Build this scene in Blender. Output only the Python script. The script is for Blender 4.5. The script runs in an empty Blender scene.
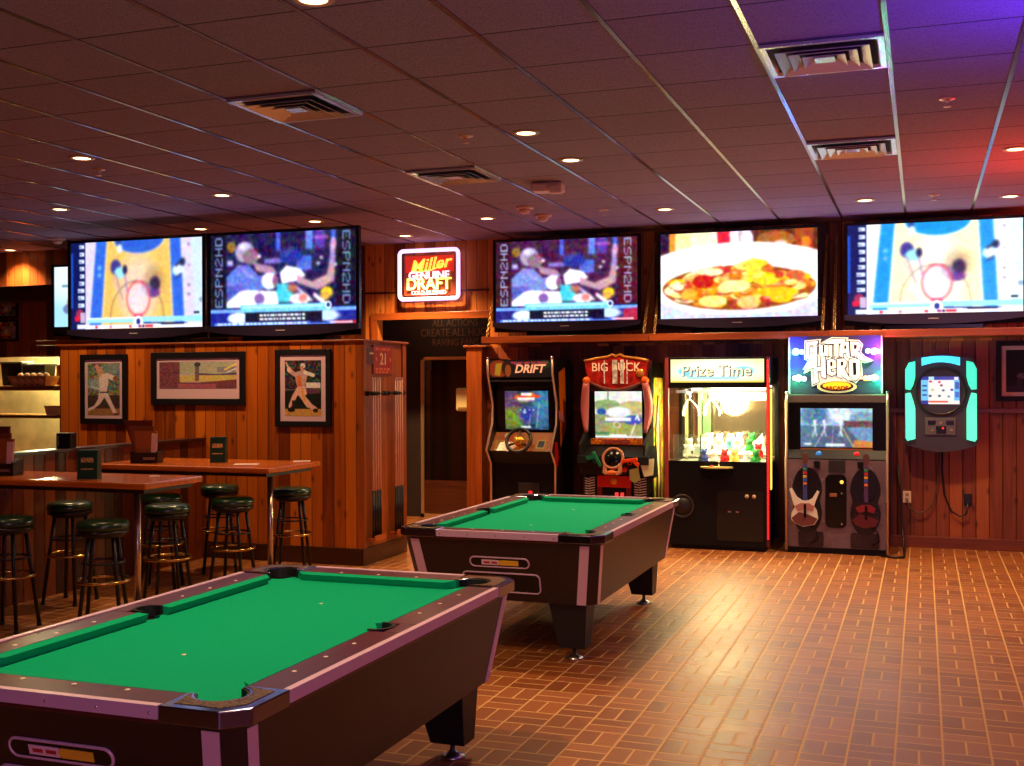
import bpy, bmesh, math, random
import numpy as np
from mathutils import Vector, Matrix, Euler
PI = math.pi
rnd = random.Random(7)
SC = bpy.context.scene
COL = SC.collection
CEIL = 3.359

# ------------------------------------------------------------------ colours and materials
def lin(c):
    if isinstance(c, (int, float)): c = (c, c, c)
    out = []
    for v in c[:3]:
        v = v / 255.0
        out.append(v / 12.92 if v <= 0.04045 else ((v + 0.055) / 1.055) ** 2.4)
    return (*out, 1.0)

MATS = {}
def mat(name, col=(128, 128, 128), rough=0.5, metal=0.0, emit=None, strength=0.0, spec=0.5, noise=0.0, nscale=40, coat=0.0, bump=0.0, trans=0.0):
    if name in MATS: return MATS[name]
    m = bpy.data.materials.new(name); m.use_nodes = True
    nt = m.node_tree; b = nt.nodes['Principled BSDF']
    b.inputs['Base Color'].default_value = lin(col)
    b.inputs['Roughness'].default_value = rough
    b.inputs['Metallic'].default_value = metal
    b.inputs['Specular IOR Level'].default_value = spec
    b.inputs['Coat Weight'].default_value = coat
    b.inputs['Transmission Weight'].default_value = trans
    if emit is not None:
        b.inputs['Emission Color'].default_value = lin(emit)
        b.inputs['Emission Strength'].default_value = strength
    if noise or bump:
        tc = nt.nodes.new('ShaderNodeTexCoord'); n = nt.nodes.new('ShaderNodeTexNoise')
        n.inputs['Scale'].default_value = nscale; n.inputs['Detail'].default_value = 4
        nt.links.new(tc.outputs['Object'], n.inputs['Vector'])
        if noise:
            mx = nt.nodes.new('ShaderNodeMix'); mx.data_type = 'RGBA'
            c = lin(col)
            mx.inputs['A'].default_value = tuple(v * (1 - noise) for v in c[:3]) + (1,)
            mx.inputs['B'].default_value = tuple(min(1, v * (1 + noise)) for v in c[:3]) + (1,)
            mr = nt.nodes.new('ShaderNodeMapRange'); mr.inputs[1].default_value = .36; mr.inputs[2].default_value = .64
            nt.links.new(n.outputs['Fac'], mr.inputs[0]); nt.links.new(mr.outputs[0], mx.inputs['Factor'])
            nt.links.new(mx.outputs['Result'], b.inputs['Base Color'])
        if bump:
            bp = nt.nodes.new('ShaderNodeBump'); bp.inputs['Strength'].default_value = bump
            bp.inputs['Distance'].default_value = 0.004
            nt.links.new(n.outputs['Fac'], bp.inputs['Height']); nt.links.new(bp.outputs['Normal'], b.inputs['Normal'])
    MATS[name] = m
    return m

def attr_mat(name, emission=0.0, rough=0.4, spec=0.5):
    """colour comes from the mesh's own print / picture (colour attribute)"""
    if name in MATS: return MATS[name]
    m = bpy.data.materials.new(name); m.use_nodes = True
    nt = m.node_tree; b = nt.nodes['Principled BSDF']
    a = nt.nodes.new('ShaderNodeAttribute'); a.attribute_name = 'Col'
    b.inputs['Roughness'].default_value = rough
    b.inputs['Specular IOR Level'].default_value = spec
    if emission > 0:
        b.inputs['Base Color'].default_value = (0.01, 0.01, 0.01, 1)
        nt.links.new(a.outputs['Color'], b.inputs['Emission Color'])
        b.inputs['Emission Strength'].default_value = emission
    else:
        nt.links.new(a.outputs['Color'], b.inputs['Base Color'])
    MATS[name] = m
    return m

class NT:
    """tiny node graph helper"""
    def __init__(s, m): s.nt = m.node_tree
    def val(s, x, sock):
        if isinstance(x, (int, float)): sock.default_value = x
        else: s.nt.links.new(x, sock)
    def m(s, op, a, b=None, c=None):
        n = s.nt.nodes.new('ShaderNodeMath'); n.operation = op
        s.val(a, n.inputs[0])
        if b is not None: s.val(b, n.inputs[1])
        if c is not None: s.val(c, n.inputs[2])
        return n.outputs[0]
    def xyz(s):
        t = s.nt.nodes.new('ShaderNodeTexCoord'); x = s.nt.nodes.new('ShaderNodeSeparateXYZ')
        s.nt.links.new(t.outputs['Object'], x.inputs[0]); return x.outputs
    def comb(s, x, y, z):
        n = s.nt.nodes.new('ShaderNodeCombineXYZ')
        for v, i in zip((x, y, z), n.inputs): s.val(v, i)
        return n.outputs[0]
    def noise(s, vec, scale=1, detail=3, rough=0.5, dist=0.0):
        n = s.nt.nodes.new('ShaderNodeTexNoise'); s.nt.links.new(vec, n.inputs['Vector'])
        n.inputs['Scale'].default_value = scale; n.inputs['Detail'].default_value = detail
        n.inputs['Roughness'].default_value = rough; n.inputs['Distortion'].default_value = dist
        return n.outputs['Fac']
    def white(s, v):
        n = s.nt.nodes.new('ShaderNodeTexWhiteNoise'); n.noise_dimensions = '3D'; s.nt.links.new(v, n.inputs['Vector'])
        return n.outputs['Value']
    def ramp(s, f, stops):
        n = s.nt.nodes.new('ShaderNodeValToRGB'); s.val(f, n.inputs[0])
        e = n.color_ramp.elements
        while len(e) < len(stops): e.new(0.5)
        for k, (p, c) in enumerate(stops): e[k].position = p; e[k].color = lin(c)
        return n.outputs[0]
    def mix(s, f, a, b, blend='MIX'):
        n = s.nt.nodes.new('ShaderNodeMix'); n.data_type = 'RGBA'; n.blend_type = blend
        s.val(f, n.inputs['Factor'])
        for v, i in ((a, n.inputs['A']), (b, n.inputs['B'])):
            if isinstance(v, tuple): i.default_value = lin(v)
            else: s.nt.links.new(v, i)
        return n.outputs['Result']
    def bump(s, h, strength=0.5, dist=0.005):
        n = s.nt.nodes.new('ShaderNodeBump'); n.inputs['Strength'].default_value = strength; n.inputs['Distance'].default_value = dist
        s.nt.links.new(h, n.inputs['Height']); return n.outputs[0]

def planks(name, axis='x', w=0.132, dark=(84, 34, 10), mid=(162, 80, 24), light=(214, 128, 52), rough=0.42, knots=True, groove=True):
    """tongue-and-groove boards, each with its own tone, grain and knots"""
    if name in MATS: return MATS[name]
    m = bpy.data.materials.new(name); m.use_nodes = True
    b = m.node_tree.nodes['Principled BSDF']; g = NT(m)
    X, Y, Z = g.xyz()
    a, up = {'x': (X, Z), 'y': (Y, Z), 'h': (Z, X)}[axis]
    p = g.m('DIVIDE', a, w); idn = g.m('FLOOR', p); fr = g.m('SUBTRACT', p, idn)
    wn = g.white(g.comb(idn, 3.7, 1.1)); wn2 = g.white(g.comb(idn, 9.1, 4.2))
    gr = g.noise(g.comb(g.m('MULTIPLY', a, 34), g.m('ADD', g.m('MULTIPLY', up, 1.6), g.m('MULTIPLY', wn2, 60)), idn), 1, 5, 0.6, 0.6)
    f = g.m('ADD', g.m('MULTIPLY', gr, 0.62), g.m('MULTIPLY', g.m('SUBTRACT', wn, 0.34), 0.72))
    colr = g.ramp(f, [(0.10, dark), (0.40, mid), (0.80, light)])
    if knots:
        v = m.node_tree.nodes.new('ShaderNodeTexVoronoi'); v.voronoi_dimensions = '2D'; v.inputs['Scale'].default_value = 1.0
        m.node_tree.links.new(g.comb(g.m('MULTIPLY', a, 4.2), g.m('MULTIPLY', up, 1.9), 0.0), v.inputs['Vector'])
        k = g.m('SUBTRACT', 1.0, g.m('SMOOTH_MIN', g.m('MULTIPLY', v.outputs['Distance'], 10.0), 1.0, 0.1))
        colr = g.mix(g.m('MULTIPLY', g.m('MAXIMUM', k, 0.0), 0.8), colr, (38, 16, 8))
    edge = g.m('MINIMUM', fr, g.m('SUBTRACT', 1.0, fr))
    if groove:
        gv = g.m('LESS_THAN', edge, 0.03)
        colr = g.mix(g.m('MULTIPLY', gv, 0.75), colr, (26, 11, 6))
        hgt = g.m('MINIMUM', g.m('MULTIPLY', edge, 12.0), 1.0)
        m.node_tree.links.new(g.bump(hgt, 0.6, 0.006), b.inputs['Normal'])
    m.node_tree.links.new(colr, b.inputs['Base Color'])
    b.inputs['Roughness'].default_value = rough
    b.inputs['Specular IOR Level'].default_value = 0.35
    MATS[name] = m
    return m

def solid_wood(name, axis='x', dark=(96, 40, 14), light=(168, 84, 32), rough=0.35, coat=0.0):
    """one board: long grain along the axis"""
    if name in MATS: return MATS[name]
    m = bpy.data.materials.new(name); m.use_nodes = True
    b = m.node_tree.nodes['Principled BSDF']; g = NT(m)
    X, Y, Z = g.xyz()
    s = {'x': (1.5, 30, 30), 'y': (30, 1.5, 30), 'z': (30, 30, 1.5)}[axis]
    n = g.noise(g.comb(g.m('MULTIPLY', X, s[0]), g.m('MULTIPLY', Y, s[1]), g.m('MULTIPLY', Z, s[2])), 1, 5, 0.6, 0.4)
    m.node_tree.links.new(g.ramp(n, [(0.25, dark), (0.75, light)]), b.inputs['Base Color'])
    b.inputs['Roughness'].default_value = rough; b.inputs['Coat Weight'].default_value = coat
    b.inputs['Coat Roughness'].default_value = 0.15
    MATS[name] = m
    return m

# ------------------------------------------------------------------ mesh builder
class MB:
    def __init__(s): s.v = []; s.f = []; s.mi = []; s.sm = []
    def add(s, verts, faces, mi=0, smooth=False):
        o = len(s.v); s.v += [tuple(v) for v in verts]
        for f in faces: s.f.append(tuple(i + o for i in f)); s.mi.append(mi); s.sm.append(smooth)
        return s
    def box(s, x0, x1, y0, y1, z0, z1, mi=0, bev=0.0):
        if bev <= 0:
            v = [(x, y, z) for x in (x0, x1) for y in (y0, y1) for z in (z0, z1)]
            return s.add(v, [(0, 1, 3, 2), (4, 6, 7, 5), (0, 4, 5, 1), (2, 3, 7, 6), (0, 2, 6, 4), (1, 5, 7, 3)], mi)
        bm = bmesh.new(); bmesh.ops.create_cube(bm, size=1)
        for q in bm.verts: q.co = Vector(((x0 + x1) / 2 + q.co.x * (x1 - x0), (y0 + y1) / 2 + q.co.y * (y1 - y0), (z0 + z1) / 2 + q.co.z * (z1 - z0)))
        bmesh.ops.bevel(bm, geom=bm.edges[:], offset=bev, segments=2, profile=0.5, affect='EDGES')
        bm.verts.index_update()
        s.add([q.co[:] for q in bm.verts], [[q.index for q in f.verts] for f in bm.faces], mi, False); bm.free(); return s
    def prism(s, poly, h0, h1, plane='xy', mi=0, smooth=False):
        """polygon extruded; plane 'xy' along z, 'yz' along x, 'xz' along y"""
        def P(a, b, h): return {'xy': (a, b, h), 'yz': (h, a, b), 'xz': (a, h, b)}[plane]
        n = len(poly)
        v = [P(a, b, h0) for a, b in poly] + [P(a, b, h1) for a, b in poly]
        f = [tuple(range(n))[::-1], tuple(range(n, 2 * n))]
        s.add(v, f, mi, False)
        s.add(v, [(i, (i + 1) % n, n + (i + 1) % n, n + i) for i in range(n)], mi, smooth); return s
    def loft(s, ring0, ring1, mi=0, smooth=False, caps=True):
        n = len(ring0); v = list(ring0) + list(ring1)
        f = [(i, (i + 1) % n, n + (i + 1) % n, n + i) for i in range(n)]
        s.add(v, f, mi, smooth)
        if caps: s.add(v, [tuple(range(n))[::-1], tuple(range(n, 2 * n))], mi, False)
        return s
    def cyl(s, p0, p1, r0, r1=None, n=16, mi=0, caps=True):
        r1 = r0 if r1 is None else r1
        p0, p1 = Vector(p0), Vector(p1); d = (p1 - p0).normalized()
        a = d.orthogonal().normalized(); b = d.cross(a)
        c = [(math.cos(2 * PI * k / n), math.sin(2 * PI * k / n)) for k in range(n)]
        return s.loft([p0 + (a * x + b * y) * r0 for x, y in c], [p1 + (a * x + b * y) * r1 for x, y in c], mi, True, caps)
    def lathe(s, prof, c=(0, 0, 0), n=24, mi=0, axis='z', caps=True):
        def P(r, h, t):
            x, y = r * math.cos(t), r * math.sin(t)
            q = {'z': (x, y, h), 'y': (x, h, y), 'x': (h, x, y)}[axis]
            return (q[0] + c[0], q[1] + c[1], q[2] + c[2])
        v = [P(r, h, 2 * PI * k / n) for r, h in prof for k in range(n)]
        f = []
        for j in range(len(prof) - 1):
            for k in range(n): f.append((j * n + k, j * n + (k + 1) % n, (j + 1) * n + (k + 1) % n, (j + 1) * n + k))
        s.add(v, f, mi, True)
        if caps and prof[0][0] > 1e-6: s.add(v, [tuple(range(n))[::-1]], mi)
        if caps and prof[-1][0] > 1e-6: s.add(v, [tuple(range((len(prof) - 1) * n, len(prof) * n))], mi)
        return s
    def tube(s, pts, r, n=8, mi=0, closed=False, rads=None):
        P = [Vector(p) for p in pts]; m = len(P)
        rings = []; up = None
        for i in range(m):
            a = P[(i - 1) % m] if (closed or i > 0) else P[i]
            b = P[(i + 1) % m] if (closed or i < m - 1) else P[i]
            d = (b - a).normalized()
            if up is None: up = d.orthogonal().normalized()
            up = (up - d * up.dot(d)).normalized(); w = d.cross(up)
            rr = rads[i] if rads else r
            rings.append([P[i] + (up * math.cos(2 * PI * k / n) + w * math.sin(2 * PI * k / n)) * rr for k in range(n)])
        v = [q for g in rings for q in g]; f = []
        for i in range(m if closed else m - 1):
            j = (i + 1) % m
            for k in range(n): f.append((i * n + k, i * n + (k + 1) % n, j * n + (k + 1) % n, j * n + k))
        s.add(v, f, mi, True)
        if not closed: s.add(v, [tuple(range(n))[::-1], tuple(range((m - 1) * n, m * n))], mi)
        return s
    def sphere(s, c, r, mi=0, n=14, m=8, sc=(1, 1, 1)):
        prof = [(r * math.sin(PI * j / m), -r * math.cos(PI * j / m)) for j in range(m + 1)]
        o = MB(); o.lathe(prof, n=n)
        return s.add([(c[0] + x * sc[0], c[1] + y * sc[1], c[2] + z * sc[2]) for x, y, z in o.v], o.f, mi, True)
    def build(s, name, mats, parent=None, loc=(0, 0, 0), rot=None):
        me = bpy.data.meshes.new(name)
        me.from_pydata(s.v, [], s.f)
        if not isinstance(mats, (list, tuple)): mats = [mats]
        for m in mats: me.materials.append(m)
        me.polygons.foreach_set('material_index', s.mi)
        me.polygons.foreach_set('use_smooth', s.sm)
        bm = bmesh.new(); bm.from_mesh(me)
        bmesh.ops.remove_doubles(bm, verts=bm.verts, dist=1e-5)
        bmesh.ops.recalc_face_normals(bm, faces=bm.faces)
        bm.to_mesh(me); bm.free(); me.update()
        o = bpy.data.objects.new(name, me); COL.objects.link(o)
        if parent: o.parent = parent
        o.location = loc
        if rot: o.rotation_euler = rot
        return o

def thing(name, label, cat, loc=(0, 0, 0), rotz=0, group=None):
    o = bpy.data.objects.new(name, None); COL.objects.link(o)
    o.empty_display_size = 0.1
    o.location = loc; o.rotation_euler = (0, 0, rotz); o['label'] = label; o['category'] = cat
    if group: o['group'] = group
    return o
def tag(o, label, cat, group=None):
    o['label'] = label; o['category'] = cat
    if group: o['group'] = group
    return o
def struct(o): o['kind'] = 'structure'; return o
def dup(root, loc, rotz=None, label=None):
    def cp(o, par):
        c = o.copy(); COL.objects.link(c)
        if par: c.parent = par
        for ch in o.children: cp(ch, c)
        return c
    r = cp(root, None); r.location = loc
    if rotz is not None: r.rotation_euler = (0, 0, rotz)
    if label: r['label'] = label
    return r

def text(name, s, size, m, parent, loc, rot=(PI / 2, 0, 0), extrude=0.001, shear=0.0, align='CENTER', sx=1.0, bold=0.0):
    cu = bpy.data.curves.new(name, 'FONT'); cu.body = s; cu.size = size; cu.extrude = extrude; cu.shear = shear
    cu.align_x = align; cu.align_y = 'CENTER'; cu.offset = bold; cu.resolution_u = 3
    t = bpy.data.objects.new(name, cu); COL.objects.link(t)
    dg = bpy.context.evaluated_depsgraph_get(); me = bpy.data.meshes.new_from_object(t.evaluated_get(dg))
    bpy.data.objects.remove(t); bpy.data.curves.remove(cu)
    me.name = name; me.materials.clear(); me.materials.append(m)
    o = bpy.data.objects.new(name, me); COL.objects.link(o); o.parent = parent; o.location = loc; o.rotation_euler = rot; o.scale = (sx, 1, 1)
    return o

# ------------------------------------------------------------------ pictures painted on a fine mesh
class Canvas:
    def __init__(s, w, h, bg=(0, 0, 0)):
        s.w, s.h = w, h; s.a = np.zeros((h, w, 3)); s.a[:] = np.array(bg) / 255.0
        s.X, s.Y = np.meshgrid((np.arange(w) + .5) / w, (np.arange(h) + .5) / h); s.asp = w / h
    def _p(s, mask, col, al=1.0):
        if isinstance(mask, np.ndarray) and mask.dtype == bool: mask = mask.astype(float)
        k = (mask * al)[..., None]; s.a = s.a * (1 - k) + k * np.array(col) / 255.0
    def rect(s, x0, y0, x1, y1, col, al=1): s._p((s.X >= x0) & (s.X < x1) & (s.Y >= y0) & (s.Y < y1), col, al)
    def ell(s, cx, cy, rx, ry, col, al=1, soft=0.0):
        d = ((s.X - cx) / rx) ** 2 + ((s.Y - cy) / ry) ** 2
        s._p((d < 1) if soft <= 0 else np.clip((1 - d) / soft, 0, 1), col, al)
    def ring(s, cx, cy, rx, ry, t, col, al=1, half=None):
        d = np.sqrt(((s.X - cx) / rx) ** 2 + ((s.Y - cy) / ry) ** 2); mk = np.abs(d - 1) < t
        if half == 'up': mk &= s.Y < cy
        s._p(mk, col, al)
    def poly(s, pts, col, al=1):
        ins = np.zeros(s.X.shape, bool); n = len(pts)
        for i in range(n):
            (x0, y0), (x1, y1) = pts[i], pts[(i + 1) % n]
            if y0 == y1: continue
            c = ((y0 > s.Y) != (y1 > s.Y)) & (s.X < (x1 - x0) * (s.Y - y0) / (y1 - y0) + x0)
            ins ^= c
        s._p(ins, col, al)
    def line(s, x0, y0, x1, y1, t, col, al=1):
        ax, ay, bx, by = x0 * s.asp, y0, x1 * s.asp, y1; px, py = s.X * s.asp, s.Y
        dx, dy = bx - ax, by - ay; L = dx * dx + dy * dy + 1e-9
        u = np.clip(((px - ax) * dx + (py - ay) * dy) / L, 0, 1)
        s._p(np.hypot(px - ax - u * dx, py - ay - u * dy) < t, col, al)
    def speck(s, amt, cell=1, seed=1, box=None):
        r = np.random.RandomState(seed); n = r.rand(s.h // cell + 1, s.w // cell + 1, 3) - .5
        n = np.kron(n, np.ones((cell, cell, 1)))[:s.h, :s.w]
        if box: x0, y0, x1, y1 = box; n = n * (((s.X >= x0) & (s.X < x1) & (s.Y >= y0) & (s.Y < y1))[..., None])
        s.a = np.clip(s.a + n * amt, 0, 1)
    def blur(s, k=1):
        for _ in range(k):
            p = np.pad(s.a, ((1, 1), (1, 1), (0, 0)), 'edge')
            s.a = (p[:-2, 1:-1] + p[2:, 1:-1] + p[1:-1, :-2] + p[1:-1, 2:] + 2 * p[1:-1, 1:-1]) / 6
    FONT = {'A': '01110100011000111111100011000110001', 'C': '01110100011000010000100001000101110', 'D': '11110100011000110001100011000111110', 'E': '11111100001000011110100001000011111', 'H': '10001100011000111111100011000110001', 'N': '10001110011010110011100011000110001', 'P': '11110100011000111110100001000010000', 'S': '01111100001000001110000010000111110', '2': '01110100010000100110010001000011111', 'T': '11111001000010000100001000010000100', 'I': '01110001000010000100001000010001110', 'M': '10001110111010110101100011000110001', 'R': '11110100011000111110101001001010001'}
    def text(s, st, x0, y0, x1, y1, col, rot=0, al=1):
        """string filling the box; rot 1 reads upwards, -1 reads downwards"""
        n = len(st); tot = n * 6 - 1
        if rot == 0: u = (s.X - x0) / (x1 - x0); v = (s.Y - y0) / (y1 - y0)
        elif rot == 1: u = (y1 - s.Y) / (y1 - y0); v = (s.X - x0) / (x1 - x0)
        else: u = (s.Y - y0) / (y1 - y0); v = (x1 - s.X) / (x1 - x0)
        ok = (u >= 0) & (u < 1) & (v >= 0) & (v < 1)
        ci = np.clip((u * tot).astype(int), 0, tot - 1); ri = np.clip((v * 7).astype(int), 0, 6)
        bits = np.zeros((7, tot))
        for k, ch in enumerate(st):
            g = s.FONT.get(ch)
            if g: bits[:, k * 6:k * 6 + 5] = np.array([int(q) for q in g]).reshape(7, 5)
        s._p((bits[ri, ci] > 0) & ok, col, al)
    def down(s, k=2):
        h, w = s.h // k, s.w // k
        return s.a[:h * k, :w * k].reshape(h, k, w, k, 3).mean((1, 3))

def picture(name, img, x0, x1, z0, z1, y, m, parent, tilt=None, curve=None):
    """a flat print or screen in the xz plane facing -y, one colour per mesh point"""
    h, w, _ = img.shape
    xs = np.linspace(x0, x1, w); zs = np.linspace(z1, z0, h)
    XX, ZZ = np.meshgrid(xs, zs); V = np.stack([XX, np.full_like(XX, y), ZZ], -1).reshape(-1, 3)
    idx = np.arange(h * w).reshape(h, w)
    F = np.stack([idx[:-1, :-1], idx[1:, :-1], idx[1:, 1:], idx[:-1, 1:]], -1).reshape(-1, 4)
    me = bpy.data.meshes.new(name); me.from_pydata(V.tolist(), [], F.tolist())
    c = np.clip(img.reshape(-1, 3), 0, 1); l = np.where(c <= 0.04045, c / 12.92, ((c + .055) / 1.055) ** 2.4)
    at = me.color_attributes.new('Col', 'FLOAT_COLOR', 'POINT')
    at.data.foreach_set('color', np.concatenate([l, np.ones((len(l), 1))], 1).astype(np.float32).ravel())
    me.materials.append(m); me.update()
    o = bpy.data.objects.new(name, me); COL.objects.link(o); o.parent = parent
    if tilt:
        px, py, pz, ang = tilt; o.location = (px, py, pz); o.rotation_euler = (ang, 0, 0)
    return o
# ------------------------------------------------------------------ camera
def make_camera():
    f, yaw, pitch, roll = 1141.87, .3453, -.0017, -.0037
    cy, sy, cp, sp, cr, sr = math.cos(yaw), math.sin(yaw), math.cos(pitch), math.sin(pitch), math.cos(roll), math.sin(roll)
    r = Vector((cy, sy, 0)); fw = Vector((-sy * cp, cy * cp, sp)); u = r.cross(fw)
    R = r * cr + u * sr; U = u * cr - r * sr
    cam = bpy.data.cameras.new('camera'); o = bpy.data.objects.new('camera', cam); COL.objects.link(o)
    M = Matrix(((R.x, U.x, -fw.x, 0), (R.y, U.y, -fw.y, 0), (R.z, U.z, -fw.z, 1.7115), (0, 0, 0, 1)))
    o.matrix_world = M
    cam.sensor_width = 36; cam.lens = f * 36 / 1024; cam.clip_start = 0.05; cam.clip_end = 100
    SC.camera = o
make_camera()
SC.view_settings.view_transform = 'Standard'; SC.view_settings.look = 'None'
SC.view_settings.gamma = 1.0; SC.view_settings.use_curve_mapping = False
SC.view_settings.exposure = 0.0
wd = bpy.data.worlds.new('world'); SC.world = wd; wd.use_nodes = True
wd.node_tree.nodes['Background'].inputs[0].default_value = (0.02, 0.016, 0.02, 1)
wd.node_tree.nodes['Background'].inputs[1].default_value = 1.0

# ------------------------------------------------------------------ shared materials
BLACK = mat('black_satin', (13, 12, 14), 0.45, spec=.22)
BLACKG = mat('black_gloss', (10, 10, 13), 0.2, spec=.35)
CHARCOAL = mat('charcoal', (34, 32, 36), 0.5, noise=0.2)
CHROME = mat('chrome', (225, 225, 232), 0.12, 1.0)
BRUSHED = mat('brushed_metal', (190, 184, 190), 0.32, 1.0)
PALEMET = mat('pale_metal', (214, 200, 206), 0.45, 0.35)
BRASS = mat('brass', (214, 172, 92), 0.22, 1.0)
WHITE = mat('white_plastic', (222, 218, 214), 0.4)
CREAM = mat('cream_plastic', (226, 208, 158), 0.4)
OAK_X = solid_wood('oak_board_x', 'x', (120, 52, 16), (176, 88, 32))
OAK_Y = solid_wood('oak_board_y', 'y', (120, 52, 16), (176, 88, 32))
OAK_Z = solid_wood('oak_board_z', 'z', (112, 48, 14), (170, 82, 28))
DARKTRIM = solid_wood('dark_trim_x', 'x', (44, 20, 10), (74, 34, 16))
PL_X = planks('plank_wall_x', 'x', 0.132)
PL_Y = planks('plank_wall_y', 'y', 0.132, (78, 34, 12), (132, 62, 20), (164, 86, 34))
PL_PART = planks('plank_partition_x', 'x', 0.118, (112, 46, 8), (172, 82, 16), (206, 108, 28))
PL_DARK = planks('plank_wall_dark', 'x', 0.125, (76, 32, 22), (132, 64, 38), (172, 90, 48))
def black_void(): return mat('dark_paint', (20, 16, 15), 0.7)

def floor_material():
    m = bpy.data.materials.new('basketweave_quarry_tile'); m.use_nodes = True
    b = m.node_tree.nodes['Principled BSDF']; g = NT(m)
    X, Y, Z = g.xyz(); c = 0.2067
    u = g.m('DIVIDE', g.m('ADD', X, 0.125), c); v = g.m('DIVIDE', g.m('SUBTRACT', Y, 6.207), c)
    iu = g.m('FLOOR', u); iv = g.m('FLOOR', v); fu = g.m('SUBTRACT', u, iu); fv = g.m('SUBTRACT', v, iv)
    par = g.m('FLOORED_MODULO', g.m('ADD', iu, iv), 2.0)           # 0: bricks stand along y, 1: along x
    du = g.m('MINIMUM', fu, g.m('SUBTRACT', 1.0, fu)); dv = g.m('MINIMUM', fv, g.m('SUBTRACT', 1.0, fv))
    mid = g.m('ADD', g.m('MULTIPLY', g.m('SUBTRACT', 1.0, par), fu), g.m('MULTIPLY', par, fv))
    dm = g.m('ABSOLUTE', g.m('SUBTRACT', mid, 0.5))
    d = g.m('MINIMUM', g.m('MINIMUM', du, dv), dm)
    grout = g.m('LESS_THAN', d, 0.026)
    half = g.m('GREATER_THAN', mid, 0.5)
    wn = g.white(g.comb(iu, iv, half))
    n = g.noise(g.comb(X, Y, Z), 60, 4, 0.6)
    n2 = g.noise(g.comb(X, Y, Z), 1.3, 3, 0.5)
    t = g.m('ADD', g.m('MULTIPLY', wn, 0.55), g.m('MULTIPLY', n, 0.45))
    tile = g.ramp(t, [(0.15, (122, 62, 24)), (0.5, (142, 75, 28)), (0.85, (160, 90, 36))])
    colr = g.mix(grout, tile, (198, 150, 92))
    m.node_tree.links.new(colr, b.inputs['Base Color'])
    r = g.m('ADD', g.m('MULTIPLY', grout, 0.35), g.m('ADD', 0.36, g.m('MULTIPLY', n2, 0.16)))
    m.node_tree.links.new(r, b.inputs['Roughness'])
    h = g.m('ADD', g.m('MULTIPLY', g.m('MINIMUM', g.m('MULTIPLY', d, 16.0), 1.0), 1.0), g.m('MULTIPLY', n, 0.12))
    m.node_tree.links.new(g.bump(h, 0.35, 0.003), b.inputs['Normal'])
    b.inputs['Specular IOR Level'].default_value = 0.55
    return m

def ceiling_material():
    m = bpy.data.materials.new('acoustic_tile'); m.use_nodes = True
    b = m.node_tree.nodes['Principled BSDF']; g = NT(m)
    X, Y, Z = g.xyz()
    v = g.m('DIVIDE', g.m('SUBTRACT', Y, 5.0622), 0.61); fv = g.m('SUBTRACT', v, g.m('FLOOR', v))
    iu = g.m('FLOOR', g.m('DIVIDE', g.m('ADD', X, 0.1563), 0.61))
    d = g.m('MINIMUM', fv, g.m('SUBTRACT', 1.0, fv))
    joint = g.m('LESS_THAN', d, 0.011)
    n = g.noise(g.comb(X, Y, Z), 130, 4, 0.75)
    wn = g.white(g.comb(iu, g.m('FLOOR', v), 2.0))
    base = g.ramp(n, [(0.3, (98, 76, 96)), (0.48, (158, 130, 162)), (0.7, (180, 150, 180))])
    base = g.mix(g.m('MULTIPLY', wn, 0.2), base, (124, 92, 96))
    colr = g.mix(g.m('MULTIPLY', joint, 0.85), base, (40, 30, 30))
    m.node_tree.links.new(colr, b.inputs['Base Color'])
    b.inputs['Roughness'].default_value = 0.9; b.inputs['Specular IOR Level'].default_value = 0.15
    h = g.m('ADD', n, g.m('MULTIPLY', g.m('MINIMUM', g.m('MULTIPLY', d, 30.0), 1.0), 1.5))
    m.node_tree.links.new(g.bump(h, 0.5, 0.004), b.inputs['Normal'])
    return m

# ------------------------------------------------------------------ the shell
struct(MB().box(-14, 3.3, -3.2, 14.5, -0.12, 0).build('floor', floor_material()))
struct(MB().box(-14, 3.3, -3.2, 12.6, CEIL, CEIL + 0.1).build('ceiling', ceiling_material()))
RUN = mat('white_grid_metal', (118, 92, 100), 0.2, 0.45, spec=0.7)
k0 = -22
for i, k in enumerate(range(k0, 6)):
    x = -.1563 + .61 * k
    struct(MB().box(x - .012, x + .012, -3.2, 12.38, CEIL - .006, CEIL + .01).build('trim_%d' % (i + 1), RUN))

# back wall: boards, opening to the hall, cap trims
w = MB()
w.box(-4.72, 3.3, 12.38, 12.52, 2.1, CEIL + .05)
w.box(-6.17, -4.72, 12.38, 12.52, 2.52, CEIL + .05)
w.box(-8.36, -6.17, 12.38, 12.52, 0, CEIL + .05)
struct(w.build('wall_back', PL_X))
struct(MB().box(-4.76, 3.3, 12.38, 12.52, 0, 2.1).build('wall_back_lower', PL_DARK))
struct(MB().box(-8.36, -4.725, 12.372, 12.38, 2.765, 2.785).build('trim_40', DARKTRIM))
struct(MB().box(-6.25, -4.66, 12.35, 12.38, 2.445, 2.53, bev=.004).build('trim_41', OAK_X))
struct(MB().box(-6.25, -6.165, 12.352, 12.379, 0, 2.445, bev=.004).build('trim_42', OAK_Z))
struct(MB().box(-4.755, 3.3, 12.358, 12.379, 1.375, 1.42, bev=.004).build('trim_43', solid_wood('rail_wood', 'x', (100, 44, 18), (150, 74, 32))))
struct(MB().box(-4.755, 3.3, 12.36, 12.379, 0, 0.115, bev=.004).build('baseboard_back', solid_wood('baseboard_wood', 'x', (92, 38, 14), (140, 64, 24))))
p = MB().box(-4.955, -4.765, 12.22, 12.52, 0, 2.1, bev=.005)
p.box(-4.985, -4.70, 12.20, 12.54, 2.1, 2.125, bev=.004)
struct(p.build('trim_44', OAK_Z))
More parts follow.
